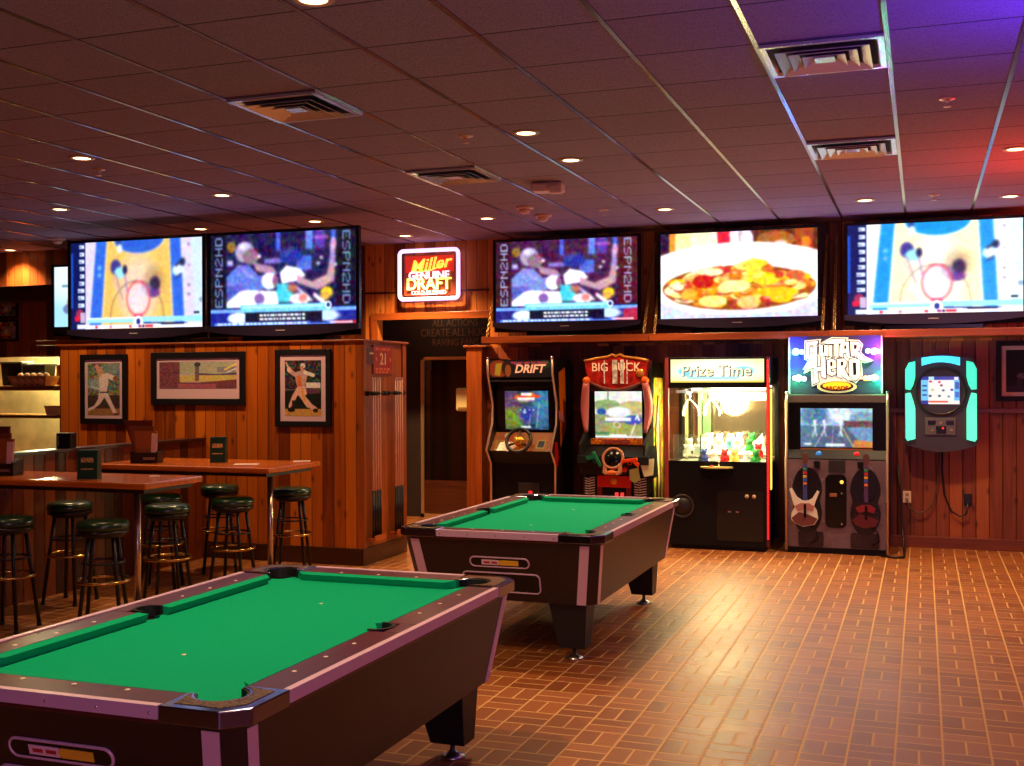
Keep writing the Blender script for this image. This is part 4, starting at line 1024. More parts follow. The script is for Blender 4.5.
for nm, lb, x, z, colr, ry, fl in (('toy_gun', 'green plastic toy gun in the left holster of the hunting arcade machine', -.165, .90, (20, 120, 84), 1.05, 1), ('toy_gun', 'orange plastic toy gun in the right holster of the hunting arcade machine', .185, .89, (232, 70, 24), -.15, -1)):
    g = thing(nm, lb, 'toy gun', (-3.0 + x, 11.55 - .20, z), group='arcade guns')
    gm = mat('gun_%d' % colr[1], colr, .3)
    MB().box(-.085, .085, -.016, .016, -.008, .026, bev=.006).build('barrel', gm, g, rot=(0, ry, 0))
    MB().prism([(-.06, 0), (-.02, 0), (-.045, -.085), (-.085, -.08)] if fl > 0 else [(.02, 0), (.06, 0), (.10, -.04), (.08, -.075)], -.014, .014, plane='xz').build('grip', gm, g, rot=(0, ry, 0))
    MB().tube([(-.02 * fl, 0, -.005), (-.015 * fl, 0, -.035), (.015 * fl, 0, -.035), (.02 * fl, 0, -.005)], .005, n=6).build('trigger_guard', gm, g, rot=(0, ry, 0))

# --- claw machine
def thin_glass():
    if 'thin_glass' in MATS: return MATS['thin_glass']
    m = bpy.data.materials.new('thin_glass'); m.use_nodes = True; nt = m.node_tree; nt.nodes.clear()
    o = nt.nodes.new('ShaderNodeOutputMaterial'); tr_ = nt.nodes.new('ShaderNodeBsdfTransparent'); gl = nt.nodes.new('ShaderNodeBsdfGlossy'); mx = nt.nodes.new('ShaderNodeMixShader')
    gl.inputs['Roughness'].default_value = .02; mx.inputs[0].default_value = .05; tr_.inputs[0].default_value = (.98, 1, .98, 1)
    nt.links.new(tr_.outputs[0], mx.inputs[1]); nt.links.new(gl.outputs[0], mx.inputs[2]); nt.links.new(mx.outputs[0], o.inputs[0])
    MATS['thin_glass'] = m; return m
X0, XW, XD = -1.955, .525, .74
t = thing('claw_machine', 'tall claw machine with bright yellow marquee, glass case of toys and red light strip', 'claw machine', (X0, 11.52, 0))
PINKF = mat('claw_frame_rose', (150, 60, 66), .35)
b = MB(); b.box(-XW + .035, XW - .035, .0, XD, .04, .865, bev=.006); b.box(-XW + .06, XW - .06, .03, XD - .03, 0, .04)
b.build('base_cabinet', BLACK, t)
MB().box(-XW + .03, XW - .03, .02, XD, 1.665, 1.945, bev=.006).build('header_box', BLACK, t)
mqc = Canvas(220, 70, (255, 244, 170)); mqc.ell(.5, .5, .62, .62, (255, 255, 240), .95, .7); mqc.ell(.18, .52, .12, .22, (130, 214, 224), .9, .6); mqc.ell(.78, .5, .14, .22, (130, 214, 224), .9, .6); mqc.poly([(.1, .5), (.2, .85), (.7, .88), (.94, .45), (.75, .75), (.25, .75)], (130, 206, 220), .6); mqc.rect(0, .93, 1, 1, (226, 186, 40), .7); mqc.blur(2)
picture('marquee', mqc.down(1), -XW + .055, XW - .055, 1.69, 1.925, .014, attr_mat('claw_marquee', 1.25, .3), t)
text('marquee_title', 'Prize Time', .155, mat('claw_title', (60, 60, 66), .4), t, (.0, .008, 1.80), extrude=.002, bold=.003, sx=1.05)
text('marquee_title_fill', 'Prize Time', .155, mat('claw_title_fill', (250, 240, 200), .4, emit=(255, 246, 210), strength=.9), t, (-.007, .004, 1.806), extrude=.001, bold=.0005, sx=1.05)
for sx in (-1, 1):
    a, b_ = sorted((sx * XW, sx * (XW - .035)))
    MB().box(a, b_, -.004, .04, .05, 1.945, bev=.004).build('front_post', PINKF if sx < 0 else mat('claw_post_dark', (90, 20, 26), .35), t)
    MB().box(a, b_, XD - .04, XD, .05, 1.945).build('rear_post', BLACK, t)
    MB().box(sx * (XW - .012) - .004, sx * (XW - .012) + .004, .04, XD - .04, .865, 1.665).build('side_glass', thin_glass(), t)
MB().box(-XW + .035, XW - .035, -.002, .012, 1.635, 1.67).box(-XW + .035, XW - .035, -.002, .012, .865, .895).build('window_rail', BLACK, t)
MB().box(-XW + .035, XW - .035, .004, .008, .895, 1.635).build('front_glass', thin_glass(), t)
point('claw_case_light', (X0, 11.52 + .30, 1.48), 110, (1, .88, .40), .16)
lp = MB()
LR = mat('red_led', (255, 60, 60), .3, emit=(255, 22, 30), strength=2.4)
for k in range(74): lp.sphere((XW - .016, -.012, .14 + k * .0242), .0095, n=8, m=5, sc=(1.1, .7, .8))
lp.build('red_light_strip', LR, t)
MB().box(XW - .003, XW + .012, .03, .09, .62, 1.62, bev=.005).build('yellow_side_glow', mat('yellow_glow', (255, 236, 120), .4, emit=(255, 224, 90), strength=1.1), t)  # glow of the lit side glass, put in as an emissive strip
MB().box(-XW + .06, XW - .06, .01, XD - .01, .866, .872).build('case_floor', WHITE, t)
MB().box(-XW + .04, XW - .04, XD - .012, XD - .006, .875, 1.64).build('case_back', mat('claw_back_mirror', (150, 128, 110), .08, .85), t)
MB().box(-XW + .06, XW - .06, .06, XD - .06, 1.64, 1.655).build('case_lamp', mat('case_lamp', (255, 255, 250), .4, emit=(255, 255, 236), strength=4.5), t)
MB().box(-.30, .42, XD - .05, XD - .02, 1.50, 1.64).build('back_lamp_panel', mat('case_lamp2', (255, 255, 250), .4, emit=(250, 250, 255), strength=1.2), t)
gr = MB(); gr.box(-XW + .05, XW - .05, .30, .33, 1.58, 1.61); gr.box(-XW + .05, XW - .05, .52, .55, 1.58, 1.61); gr.box(-.30, -.26, .05, XD - .05, 1.60, 1.63)
gr.build('gantry', BRUSHED, t)
ps = MB()
for x in (-.43, -.29): ps.box(x, x + .03, .55, .58, .87, 1.62)
ps.build('inner_post', mat('post_olive', (170, 170, 120), .4, .4), t)
GREEN = mat('case_green', (70, 110, 70), .4)
MB().box(-.25, -.17, .6, .63, 1.1, 1.63).build('inner_strip', GREEN, t)
for cx, cy in ((-.33, .24), (-.13, .34)):
    c = MB().cyl((cx, cy, 1.60), (cx, cy, 1.50), .03, .022, n=12); c.cyl((cx, cy, 1.62), (cx, cy, 1.60), .008, n=8)
    cl = c.build('claw_head', BRUSHED, t)
    for a0 in (0.3, 0.3 + 2.094, 0.3 + 4.19):
        pts = [(cx + math.cos(a0) * (.02 + .085 * math.sin(PI * .62 * k / 10)), cy + math.sin(a0) * (.02 + .085 * math.sin(PI * .62 * k / 10)), 1.51 - .17 * k / 10) for k in range(11)]
        MB().tube(pts, .008, n=7).build('claw_finger', mat('claw_white', (240, 240, 244), .25, .3), cl)
MB().box(-XW + .07, -.17, .06, .07, .87, 1.16).box(-.18, -.17, .06, .34, .87, 1.16).build('chute_wall', mat('chute_acrylic', (235, 250, 245), .05, trans=.92, spec=.4), t)
# prize ledge, speaker, coin slots
n = 14; sh = [(.17 * math.cos(PI + PI * i / n), .085 * math.sin(PI + PI * i / n)) for i in range(n + 1)]
MB().prism([(x, z + .80) for x, z in sh] + [(.17, .83), (-.17, .83)], -.07, .0, plane='xz').build('control_pod', BLACKG, t)
MB().prism([(.17 * math.cos(PI + PI * i / n), -.10 - .0 + .0 * i) if False else (.165 * math.cos(PI * i / n) , -.01 - .10 * math.sin(PI * i / n)) for i in range(n + 1)], .828, .845, plane='xy').build('control_shelf', mat('shelf_cream', (206, 186, 120), .35), t)
MB().cyl((.03, -.05, .845), (.03, -.05, .90), .008, n=8).sphere((.03, -.05, .905), .016).build('joystick', CHROME, t)
MB().cyl((-.04, -.06, .845), (-.04, -.06, .856), .018, n=14).build('push_button', mat('red_push', (190, 30, 30), .3), t)
MB().lathe([(.10, 0), (.105, -.008), (.118, -.008), (.122, 0)], c=(-.35, .0, .435), n=28, axis='y').build('speaker_ring', mat('speaker_ring', (54, 52, 54), .35), t)
MB().lathe([(0, -.004), (.1, -.002), (.1, .004)], c=(-.35, .0, .435), n=24, axis='y').build('speaker_cone', CHARCOAL, t)
for x in (.30, .37): MB().lathe([(0, -.012), (.018, -.01), (.022, 0)], c=(x, 0, .55), n=12, axis='y').build('coin_slot', mat('slot_cream', (214, 190, 150), .35), t)
for x in (.11, .19): MB().box(x, x + .03, -.006, .002, .385, .40).build('lock', BRUSHED, t)
MB().box(.0, .46, -.004, .002, .10, .60, bev=.001).build('coin_door', mat('door_black', (18, 18, 20), .3), t)
# toys heaped in the case
tr = random.Random(21)
pal = [(250, 246, 240), (248, 240, 226), (255, 226, 120), (200, 40, 50), (60, 150, 80), (50, 60, 130), (244, 244, 250), (236, 190, 120), (120, 200, 220), (70, 60, 70)]
names = {0: 'white', 1: 'cream', 2: 'yellow', 3: 'red', 4: 'green', 5: 'navy', 6: 'white', 7: 'tan', 8: 'light blue', 9: 'dark grey'}
cnt = {}
ordw = ['front left', 'front middle', 'front right', 'middle left', 'centre', 'middle right', 'back left', 'back middle', 'back right']
k = 0
for jy in range(3):
    for jx in range(8):
        x = X0 - .36 + jx * .105 + tr.uniform(-.015, .015); y = 11.52 + .14 + jy * .185 + tr.uniform(-.02, .02)
        if jy == 0 and jx < 2: continue
        ci = [3, 9, 5, 0, 3, 2, 6, 4, 1, 0, 6, 0, 8, 0, 4, 3, 0, 6, 1, 0, 0, 6, 4, 1][jy * 8 + jx]
        lift = .872 + .045 * jy + (.06 if 2 <= jx <= 6 and jy else 0)
        sz = tr.uniform(.043, .05)
        row = ('front row', 'middle row', 'back row')[jy]
        pos = ('first', 'second', 'third', 'fourth', 'fifth', 'sixth', 'seventh', 'last')[jx]
        p = thing('plush_toy', '%s plush toy in claw machine, %s from left, %s' % (names[ci], pos, row), 'plush toy', (x, y, lift), tr.uniform(-.6, .6), group='plush toys in the claw machine')
        pm = mat('plush_%d' % ci, pal[ci], .9, spec=.1, bump=.3, nscale=120)
        MB().sphere((0, 0, sz * .9), sz, sc=(1, .9, .95), n=12, m=8).build('body', pm, p)
        MB().sphere((0, -sz * .25, sz * 2.1), sz * .72, n=12, m=8).build('head', pm, p)
        for sx in (-1, 1):
            MB().sphere((sx * sz * .55, -.0, sz * 2.7), sz * .27, n=8, m=6).build('ear', pm, p)
            MB().sphere((sx * sz * .8, -sz * .6, sz * .35), sz * .36, n=8, m=6).build('foot', pm, p)
        MB().sphere((sz * .25, -sz * .92, sz * 2.2), sz * .10, n=6, m=5).sphere((-sz * .25, -sz * .92, sz * 2.2), sz * .10, n=6, m=5).build('eyes', BLACKG, p)
# two folded white pennant cards stand among the toys
for x, y, z, s, lb in ((-.02, .416, 1.02, .23, 'large white pennant card standing in middle of claw machine'), (.26, .42, 1.03, .25, 'large white pennant card leaning at right inside the claw machine')):
    o = MB().prism([(-s * .8, 0), (s * .7, 0), (s * .55, s * .9), (s * .3, s * .62)], 0, .012, plane='xz').build('prize_card', mat('card_white', (250, 250, 246), .6), None, (X0 + x, 11.52 + y, .94), (-.05, 0, 0))
    tag(o, lb, 'card')
# ------------------------------------------------------------------ guitar game cabinet
GX, GY = -.804, 11.62
t = thing('arcade_machine', 'tall guitar arcade machine with lettered topper, coloured lamps and two hanging guitars', 'arcade game', (GX, GY, 0), group='arcade machines along the wall')
hw = .49
GPAN = mat('guitar_panel_mauve', (112, 92, 104), .4, noise=.15, nscale=10)
gprof = [(.10, 1.575), (.06, 1.50), (.06, 1.02), (.0, .93), (.0, .02), (.70, .02), (.70, 1.575)]
for sx in (-1, 1):
    a, b = sorted((sx * hw, sx * (hw - .022)))
    MB().prism(gprof, a, b, plane='yz').build('side_panel', BLACK, t)
    MB().tube([(sx * (hw - .011), y - .004, z) for y, z in gprof[:5]], .0125, n=8).build('edge_molding', mat('gold_molding', (216, 186, 160), .3, .6), t)
    MB().sphere((sx * (hw - .011), .095, 1.585), .016).build('corner_cap', CHROME, t)
iw = hw - .022
MB().prism([(.12, 1.50), (.12, .96), (.03, .92), (.03, .05), (.70, .05), (.70, 1.57), (.16, 1.57)], -iw, iw, plane='yz').build('body', BLACK, t)
MB().box(-iw, iw, .07, .14, 1.485, 1.565, bev=.006).build('top_rail', mat('grey_rail', (96, 92, 92), .4), t)
def gscreen():
    c = Canvas(200, 112, (110, 150, 190)); c.rect(0, 0, 1, .45, (150, 200, 226)); c.ell(.2, .2, .25, .3, (70, 110, 150), .8, .7); c.ell(.55, .15, .2, .25, (230, 244, 250), .9, .6); c.ell(.85, .25, .2, .2, (120, 150, 170), .8, .6); c.rect(.6, .32, 1, .48, (110, 70, 80)); c.speck(.25, 5, 8, (0, 0, 1, .5))
    c.poly([(.3, .45), (.62, .45), (.9, 1), (.1, 1)], (84, 100, 130)); c.line(.36, .45, .2, 1, .008, (220, 220, 220)); c.line(.46, .45, .44, 1, .006, (210, 220, 230)); c.line(.57, .45, .74, 1, .012, (226, 200, 140)); c.poly([(.75, .8), (1, .85), (1, 1), (.72, 1)], (206, 130, 70)); c.poly([(0, .45), (.3, .45), (.1, 1), (0, 1)], (90, 120, 150))
    for x, s in ((.2, 1), (.33, .9), (.56, 1.2)): c.ell(x, .35, .025 * s, .06, (240, 244, 250)); c.line(x, .4, x + .01, .58 * s, .02, (236, 240, 248)); c.line(x - .04, .45, x + .04, .42, .012, (236, 240, 248)); c.line(x, .55, x - .03, .72, .012, (226, 230, 240)); c.line(x, .55, x + .03, .72, .012, (226, 230, 240))
    c.rect(.35, .9, .62, .97, (236, 244, 250)); c.ell(.1, .92, .06, .03, (230, 240, 250)); c.speck(.2, 6, 2); c.blur(11); return c.down(1)
picture('screen', gscreen(), -.345, .34, 1.045, 1.43, .098, SCRA, t)
MB().box(-iw, -.345, .07, .12, 1.02, 1.485).box(.34, iw, .07, .12, 1.02, 1.485).box(-.345, .34, .07, .12, 1.43, 1.485).box(-.345, .34, .07, .12, 1.02, 1.045).build('screen_bezel', BLACKG, t)
MB().box(-.345, .34, .064, .07, 1.02, 1.035).build('gold_strip', mat('strip_copper', (176, 110, 60), .35, .5), t)
MB().prism([(.06, 1.02), (.0, .935), (.04, .93), (.12, 1.02)], -iw, iw, plane='yz').build('button_ledge', BLACK, t)
for x, cc in ((-.165, (30, 110, 200)), (.195, (190, 20, 30))): MB().lathe([(0, -.025), (.03, -.02), (.034, .01)], c=(x, .045, .975), n=16, axis='y').build('round_button', mat('btn_%d' % cc[0], cc, .3, emit=cc, strength=.5), t)
MB().box(-iw, iw, .0, .03, .06, .925).build('front_panel', GPAN, t)
MB().box(-iw, iw, .01, .05, .0, .06).build('kick_plate', BLACK, t)
# dark guitar-shaped cut-outs
def cutout(cx):
    q = []
    for i in range(40):
        a = 2 * PI * i / 40; z = math.cos(a); r = .165 + .012 * math.cos(2 * a)
        x = math.sin(a) * r * (1 - .22 * math.exp(-((z) / .22) ** 2)); q.append((cx + x, .52 + z * .33))
    return q
for sx in (-1, 1):
    MB().prism(cutout(sx * .275), -.004, .0, plane='xz').build('black_cutout', mat('cutout_black', (8, 8, 9), .3), t)
    bl = MB()
    for k in range(10):
        a = 2 * PI * k / 10 + .3; bl.sphere((sx * .275 + .185 * math.sin(a), -.003, .52 + .345 * math.cos(a)), .008, n=8, m=5)
    bl.build('bolt', CHROME, t)
def rr2(cx, cz, w, h, r, n=6):
    q = []
    for qx, qz, a0 in ((w / 2 - r, h / 2 - r, 0), (-w / 2 + r, h / 2 - r, PI / 2), (-w / 2 + r, -h / 2 + r, PI), (w / 2 - r, -h / 2 + r, 1.5 * PI)):
        for i in range(n + 1): q.append((cx + qx + r * math.cos(a0 + PI / 2 * i / n), cz + qz + r * math.sin(a0 + PI / 2 * i / n)))
    return q
MB().prism(rr2(.0, .52, .20, .52, .05), -.014, .0, plane='xz').build('coin_door', BLACKG, t)
MB().prism([(-.07, .80), (.09, .80), (.09, .92), (-.07, .92)], -.006, 0, plane='xz').build('card_slot_plate', CHARCOAL, t)
MB().sphere((.055, -.014, .71), .018, sc=(1, .4, 1)).build('gold_lamp', mat('gold_lamp', (255, 214, 110), .3, emit=(255, 200, 90), strength=1.2), t)
MB().box(-.06, .01, -.02, -.013, .565, .60, bev=.006).build('coin_return', mat('copper_return', (176, 120, 86), .35, .4), t)
MB().sphere((.055, -.014, .60), .010).sphere((.055, -.014, .30), .012).build('lock', CHROME, t)
for x in (-.21, .20): MB().prism([(x, .91), (x + .06, .91), (x + .055, .83), (x + .01, .85)], -.03, 0, plane='xz').build('guitar_hook', BLACK, t)
for x in (-.24, .27): MB().prism(rr2(x, .14, .24 if x < 0 else .27, .15, .02), -.01, 0, plane='xz').build('bass_port', mat('port_dark', (44, 24, 26), .5, noise=.4, nscale=30), t)

# topper: clear plate, pale posts, lettering in three layers, oval badge and four coloured lamps
MB().box(-.455, .42, .165, .17, 1.575, 2.15).build('topper_plate', mat('topper_acrylic', (70, 66, 110), .12, spec=.6), t)
for x in (-.462, .427): MB().box(x - .008, x + .008, .145, .175, 1.575, 2.14, bev=.003).build('topper_post', mat('pale_post', (226, 210, 230), .25, .3), t)
KX, KZ = .00946 / 8.904, .00996 / 8.904
def L(q, s): return ((q / 8.904 + 780 - 837.4) * .00946, 2.145 - (s / 8.904 + 335 - 336.5) * .00996)
G = {'g': [[(235, 62), (345, 55), (330, 92), (262, 98), (262, 180), (295, 172), (297, 150), (283, 150), (292, 115), (335, 112), (330, 190), (300, 235), (258, 285), (215, 300), (275, 225), (232, 205)]],
     'u': [[(352, 82), (386, 92), (386, 158), (400, 162), (402, 92), (432, 92), (430, 195), (416, 186), (372, 196), (354, 176)]],
     'i': [[(440, 95), (470, 95), (470, 200), (448, 186), (440, 190)]],
     't': [[(380, 70), (470, 38), (590, 42), (570, 78), (528, 78), (528, 205), (505, 190), (492, 196), (492, 78), (440, 82)]],
     'a': [[(540, 96), (572, 62), (620, 66), (628, 212), (598, 196), (598, 160), (572, 160), (570, 205), (536, 190)]],
     'r': [[(634, 62), (705, 66), (728, 92), (716, 140), (700, 152), (752, 206), (830, 232), (762, 238), (706, 214), (668, 160), (668, 192), (640, 186)]],
     'h': [[(286, 212), (330, 196), (332, 290), (372, 282), (372, 200), (408, 196), (412, 388), (376, 372), (374, 316), (334, 322), (348, 418), (302, 436), (304, 290), (268, 300), (222, 330), (252, 258)]],
     'e': [[(428, 228), (466, 212), (504, 232), (506, 296), (456, 304), (458, 330), (488, 330), (508, 318), (502, 352), (466, 366), (426, 346)]],
     'R': [[(514, 216), (580, 212), (602, 240), (596, 286), (578, 296), (618, 372), (664, 398), (608, 402), (566, 366), (550, 310), (550, 388), (516, 366)]],
     'o': [[(622, 232), (664, 206), (716, 226), (724, 360), (680, 410), (628, 366)]]}
holes = [[(268, 92), (300, 92), (296, 100), (268, 104)], [(582, 96), (598, 96), (598, 128), (582, 128)], [(668, 92), (694, 92), (692, 126), (668, 130)], [(454, 240), (474, 238), (476, 276), (456, 280)], [(548, 240), (572, 238), (570, 272), (550, 276)], [(656, 250), (686, 246), (690, 354), (662, 362)]]
def grow(poly, d):
    n = len(poly); A = sum(poly[i][0] * poly[(i + 1) % n][1] - poly[(i + 1) % n][0] * poly[i][1] for i in range(n)); sg = 1 if A > 0 else -1
    out = []
    for i in range(n):
        p0, p1, p2 = poly[i - 1], poly[i], poly[(i + 1) % n]
        def nrm(a, b):
            dx, dy = b[0] - a[0], b[1] - a[1]; l = math.hypot(dx, dy) or 1; return (dy / l * sg, -dx / l * sg)
        n1, n2 = nrm(p0, p1), nrm(p1, p2); m = (n1[0] + n2[0], n1[1] + n2[1]); l2 = m[0] ** 2 + m[1] ** 2
        k = 2 / max(l2, 1.1); out.append((p1[0] + m[0] * d * k, p1[1] + m[1] * d * k))
    return out
def layer(name, d, y0, y1, m, polys):
    b = MB()
    for i, q in enumerate(polys): b.prism([L(*p) for p in grow(q, d)], y0 - .0004 * (i % 5), y1, plane='xz')
    return b.build(name, m, t)
allp = [q for v in G.values() for q in v]
layer('letter_backing', 17, .150, .164, mat('topper_white', (250, 244, 226), .4, emit=(255, 240, 226), strength=.7), allp + [[(280, 90), (640, 70), (720, 380), (300, 420)]])
layer('letter_outline', 8, .138, .150, mat('topper_black', (20, 14, 24), .4), allp)
layer('letter_face', 0, .128, .138, mat('topper_face', (255, 250, 226), .4, emit=(255, 246, 226), strength=.75), allp)
layer('letter_counter', 0, .122, .128, mat('topper_black', (20, 14, 24), .4), holes)
def ov(cx, cz, rx, rz, n=28): return [L(cx + rx * math.cos(2 * PI * i / n) * (1 + .03 * (i % 2)), cz + rz * math.sin(2 * PI * i / n)) for i in range(n)]
MB().prism(ov(512, 462, 176, 56), .140, .150, plane='xz').build('badge_backing', mat('badge_cream', (246, 226, 170), .4, emit=(250, 226, 160), strength=.5), t)
MB().prism(ov(512, 458, 150, 44), .132, .140, plane='xz').build('badge_rim', mat('badge_brown', (90, 40, 16), .4), t)
MB().prism(ov(512, 452, 126, 34), .126, .132, plane='xz').build('badge_face', mat('badge_yellow', (250, 206, 40), .4, emit=(250, 200, 40), strength=.6), t)
x0, z0 = L(512, 474)
text('badge_word', 'ARCADE', .045, mat('badge_red', (170, 30, 20), .4), t, (x0, .124, z0), extrude=.001, bold=.002, sx=1.25)
for q, s, cc, nm in ((140, 148, (60, 170, 255), 'blue'), (845, 150, (255, 60, 200), 'magenta'), (165, 385, (60, 255, 90), 'green'), (850, 385, (30, 255, 120), 'emerald')):
    x, z = L(q, s)
    MB().sphere((x, .145, z), .036, n=12, m=8).build('%s_lamp' % nm, mat('lamp_%s' % nm, (255, 255, 255), .3, emit=cc, strength=14), t)
for q, s, cc, nm in ((195, 150, (120, 190, 255), 'sky'), (790, 146, (110, 200, 255), 'cyan'), (215, 392, (140, 255, 220), 'mint'), (128, 385, (255, 190, 30), 'amber'), (768, 388, (255, 170, 30), 'orange'), (805, 386, (200, 255, 120), 'lime')):
    x, z = L(q, s)
    MB().sphere((x, .148, z), .024, n=12, m=8).build('%s_lamp' % nm, mat('lamp_%s' % nm, (255, 255, 255), .3, emit=cc, strength=7), t)
for q, s, cc, e in ((120, 150, (.05, .12, 1.0), 14), (880, 150, (.75, .1, .95), 9), (150, 390, (.05, 1, .2), 6), (880, 390, (.02, 1, .25), 9)):
    x, z = L(q, s); point('topper_lamp_light', (GX + x, GY + .09, z), e, cc, .03)

# the two hanging guitars
def guitar(label, x, bodyc, edgec, neckc, pickc):
    g = thing('toy_guitar', label, 'guitar', (GX + x, GY - .05, .30), group='guitars hanging on the guitar machine')
    bodyp = [(-.10, .0), (-.02, -.035), (.09, -.01), (.125, .05), (.11, .13), (.085, .17), (.10, .22), (.135, .31), (.115, .325), (.07, .25), (.03, .225), (-.03, .225), (-.08, .26), (-.13, .345), (-.15, .335), (-.12, .22), (-.10, .16), (-.13, .10), (-.135, .04)]
    MB().prism(bodyp, -.02, .02, plane='xz').build('body', bodyc, g)
    MB().prism([(-.13, .05), (-.10, .005), (-.02, -.028), (.085, -.005), (.118, .05), (.03, .09), (-.06, .11)], -.024, -.019, plane='xz').build('lower_bout', edgec, g)
    MB().prism([(-.10, .17), (-.04, .20), (.04, .20), (.09, .17), (.07, .12), (.0, .14), (-.07, .12)], -.026, -.02, plane='xz').build('pickguard', pickc, g)
    MB().box(-.012, .012, -.032, -.02, .06, .19, bev=.003).build('strum_bar', BLACKG, g)
    MB().box(-.02, .02, -.018, .006, .2, .58, bev=.004).build('neck', neckc, g)
    for k, cc in enumerate(((30, 150, 60), (200, 40, 30), (220, 190, 40), (50, 90, 210), (230, 120, 30))):
        MB().box(-.017, .017, -.024, -.017, .52 - k * .035, .545 - k * .035, bev=.003).build('fret_button', mat('fret_%d' % k, cc, .35), g)
    MB().prism([(-.02, .57), (.02, .57), (.035, .66), (.01, .70), (-.03, .68)], -.016, .006, plane='xz').build('headstock', mat('headstock', (96, 60, 56), .4), g)
    MB().tube([(.02, .0, .0), (.10, .0, -.06), (.12, .02, -.16), (.05, .02, -.2)], .006, n=6).build('cable', BLACK, g)
    return g
guitar('white horned toy guitar hanging on the left of the guitar machine', -.29, mat('guitar_white', (232, 230, 226), .25), mat('guitar_brown', (110, 60, 60), .35), mat('neck_blue', (60, 70, 150), .3), mat('pick_rose', (176, 120, 120), .35))
guitar('dark red toy guitar hanging on the right of the guitar machine', .285, mat('guitar_black', (22, 14, 16), .25), mat('guitar_red2', (90, 20, 26), .35), mat('neck_purple', (84, 56, 110), .3), mat('pick_red', (130, 26, 34), .35))
# loose cables on the floor beside the machine
c = MB().tube([(-.38, 11.58, .012), (-.26, 11.50, .012), (-.18, 11.53, .012), (-.17, 11.70, .012), (-.18, 11.9, .05), (-.20, 12.0, .3), (-.215, 12.05, .6), (-.24, 12.1, .85)], .011, n=7)
tag(c.build('power_cable', mat('cable_black', (16, 14, 14), .4)), 'black cable looping on the floor beside right side of the guitar machine', 'cable')

# ------------------------------------------------------------------ wall jukebox
JX, JZ = .169, 1.0
t = thing('wall_jukebox', 'wall-mounted digital jukebox with glowing turquoise panels and a touch screen', 'jukebox', (JX, 12.26, JZ))
JB = mat('jukebox_grey', (62, 52, 56), .35)
w, h = .345, .955
q = [(-w + .03, .04)] + [(-w + 2 * w * i / 12, .06 - .075 * math.sin(PI * i / 12)) for i in range(1, 12)] + [(w - .03, .04), (w, .09), (w, h - .14), (w - .03, h - .06), (w - .09, h - .02)] + [(w - .14 - (2 * w - .28) * i / 10, h - .02 + .03 * math.sin(PI * i / 10)) for i in range(11)] + [(-w + .09, h - .02), (-w + .03, h - .06), (-w, h - .14), (-w, .09)]
MB().prism(q, -.06, .10, plane='xz').build('housing', JB, t)
TQ = mat('turquoise_glow', (120, 255, 220), .4, emit=(38, 226, 186), strength=1.15); TB = mat('sky_glow', (120, 230, 255), .4, emit=(40, 200, 250), strength=1.3)
for sx in (-1, 1):
    MB().prism([(sx * x, z) for x, z in ((w - .012, h - .34), (w - .012, h - .14), (w - .045, h - .075), (w - .105, h - .06), (w - .105, h - .22), (w - .085, h - .30), (w - .06, h - .345))], -.085, -.055, plane='xz').build('upper_glow_panel', TQ, t)
    MB().prism([(sx * x, z) for x, z in ((w - .012, h - .385), (w - .012, .12), (w - .03, .095), (w - .105, .115), (w - .105, .42), (w - .085, .50), (w - .06, h - .375))], -.085, -.055, plane='xz').build('lower_glow_panel', TQ, t)
arc = [(-.18 + .36 * i / 10, h - .025 + .018 * math.sin(PI * i / 10)) for i in range(11)] + [(.18 - .36 * i / 10, h - .105 + .035 * math.sin(PI * i / 10)) for i in range(11)]
MB().prism(arc, -.085, -.055, plane='xz').build('top_glow_panel', TB, t)
MB().lathe([(.245, 0), (.25, -.02), (.225, -.025), (.22, -.01)], c=(0, -.06, h - .36), n=36, axis='y', caps=False).build('screen_ring', mat('ring_dark', (48, 38, 40), .3), t)
c = Canvas(120, 96, (236, 234, 226)); c.rect(0, 0, 1, .13, (30, 50, 150)); c.rect(.2, 0, .34, .13, (180, 220, 250)); c.rect(.86, .02, .97, .12, (230, 230, 250)); c.rect(0, .13, .19, .86, (110, 196, 240)); c.rect(.86, .13, 1, .86, (90, 180, 236)); c.rect(.88, .2, .98, .45, (30, 80, 160)); c.rect(.88, .55, .98, .75, (40, 100, 190))
for k in range(3): c.rect(.03, .3 + .17 * k, .16, .36 + .17 * k, (40, 90, 150)); 
for x, y, k in ((.25, .18, (220, 50, 90)), (.48, .2, (226, 60, 120)), (.53, .32, (150, 60, 90)), (.3, .48, (200, 190, 120)), (.58, .5, (90, 110, 130)), (.8, .48, (50, 60, 150)), (.24, .7, (60, 70, 70)), (.48, .7, (70, 80, 100)), (.72, .72, (120, 150, 180))): c.ell(x, y, .04, .04, k)
c.rect(.2, .86, 1, 1, (250, 236, 226)); c.rect(.2, .87, .7, .94, (226, 90, 60)); c.rect(0, .86, .19, 1, (40, 50, 140)); c.blur(1)
picture('touch_screen', c.down(1), -.185, .175, h - .49, h - .215, -.068, SCRA, t)
MB().box(-.15, .14, -.075, -.06, .155, .33, bev=.006).build('payment_panel', mat('pay_plate', (96, 82, 84), .35), t)
for x in (-.12, .05): MB().box(x, x + .07, -.08, -.074, .26, .30).build('bill_slot', BLACKG, t)
MB().box(-.045, .05, -.084, -.074, .175, .245, bev=.004).build('card_reader', BLACKG, t)
MB().sphere((.02, -.085, .225), .009, sc=(1, .5, 1)).build('reader_light', mat('reader_red', (255, 60, 50), .3, emit=(255, 40, 30), strength=2), t)
MB().sphere((0, -.076, .275), .014, sc=(1, .4, 1)).sphere((-.08, -.076, .20), .012, sc=(1.4, .4, 1)).sphere((.10, -.076, .20), .012, sc=(1.4, .4, 1)).build('key_button', mat('key_rose', (150, 110, 104), .35), t)
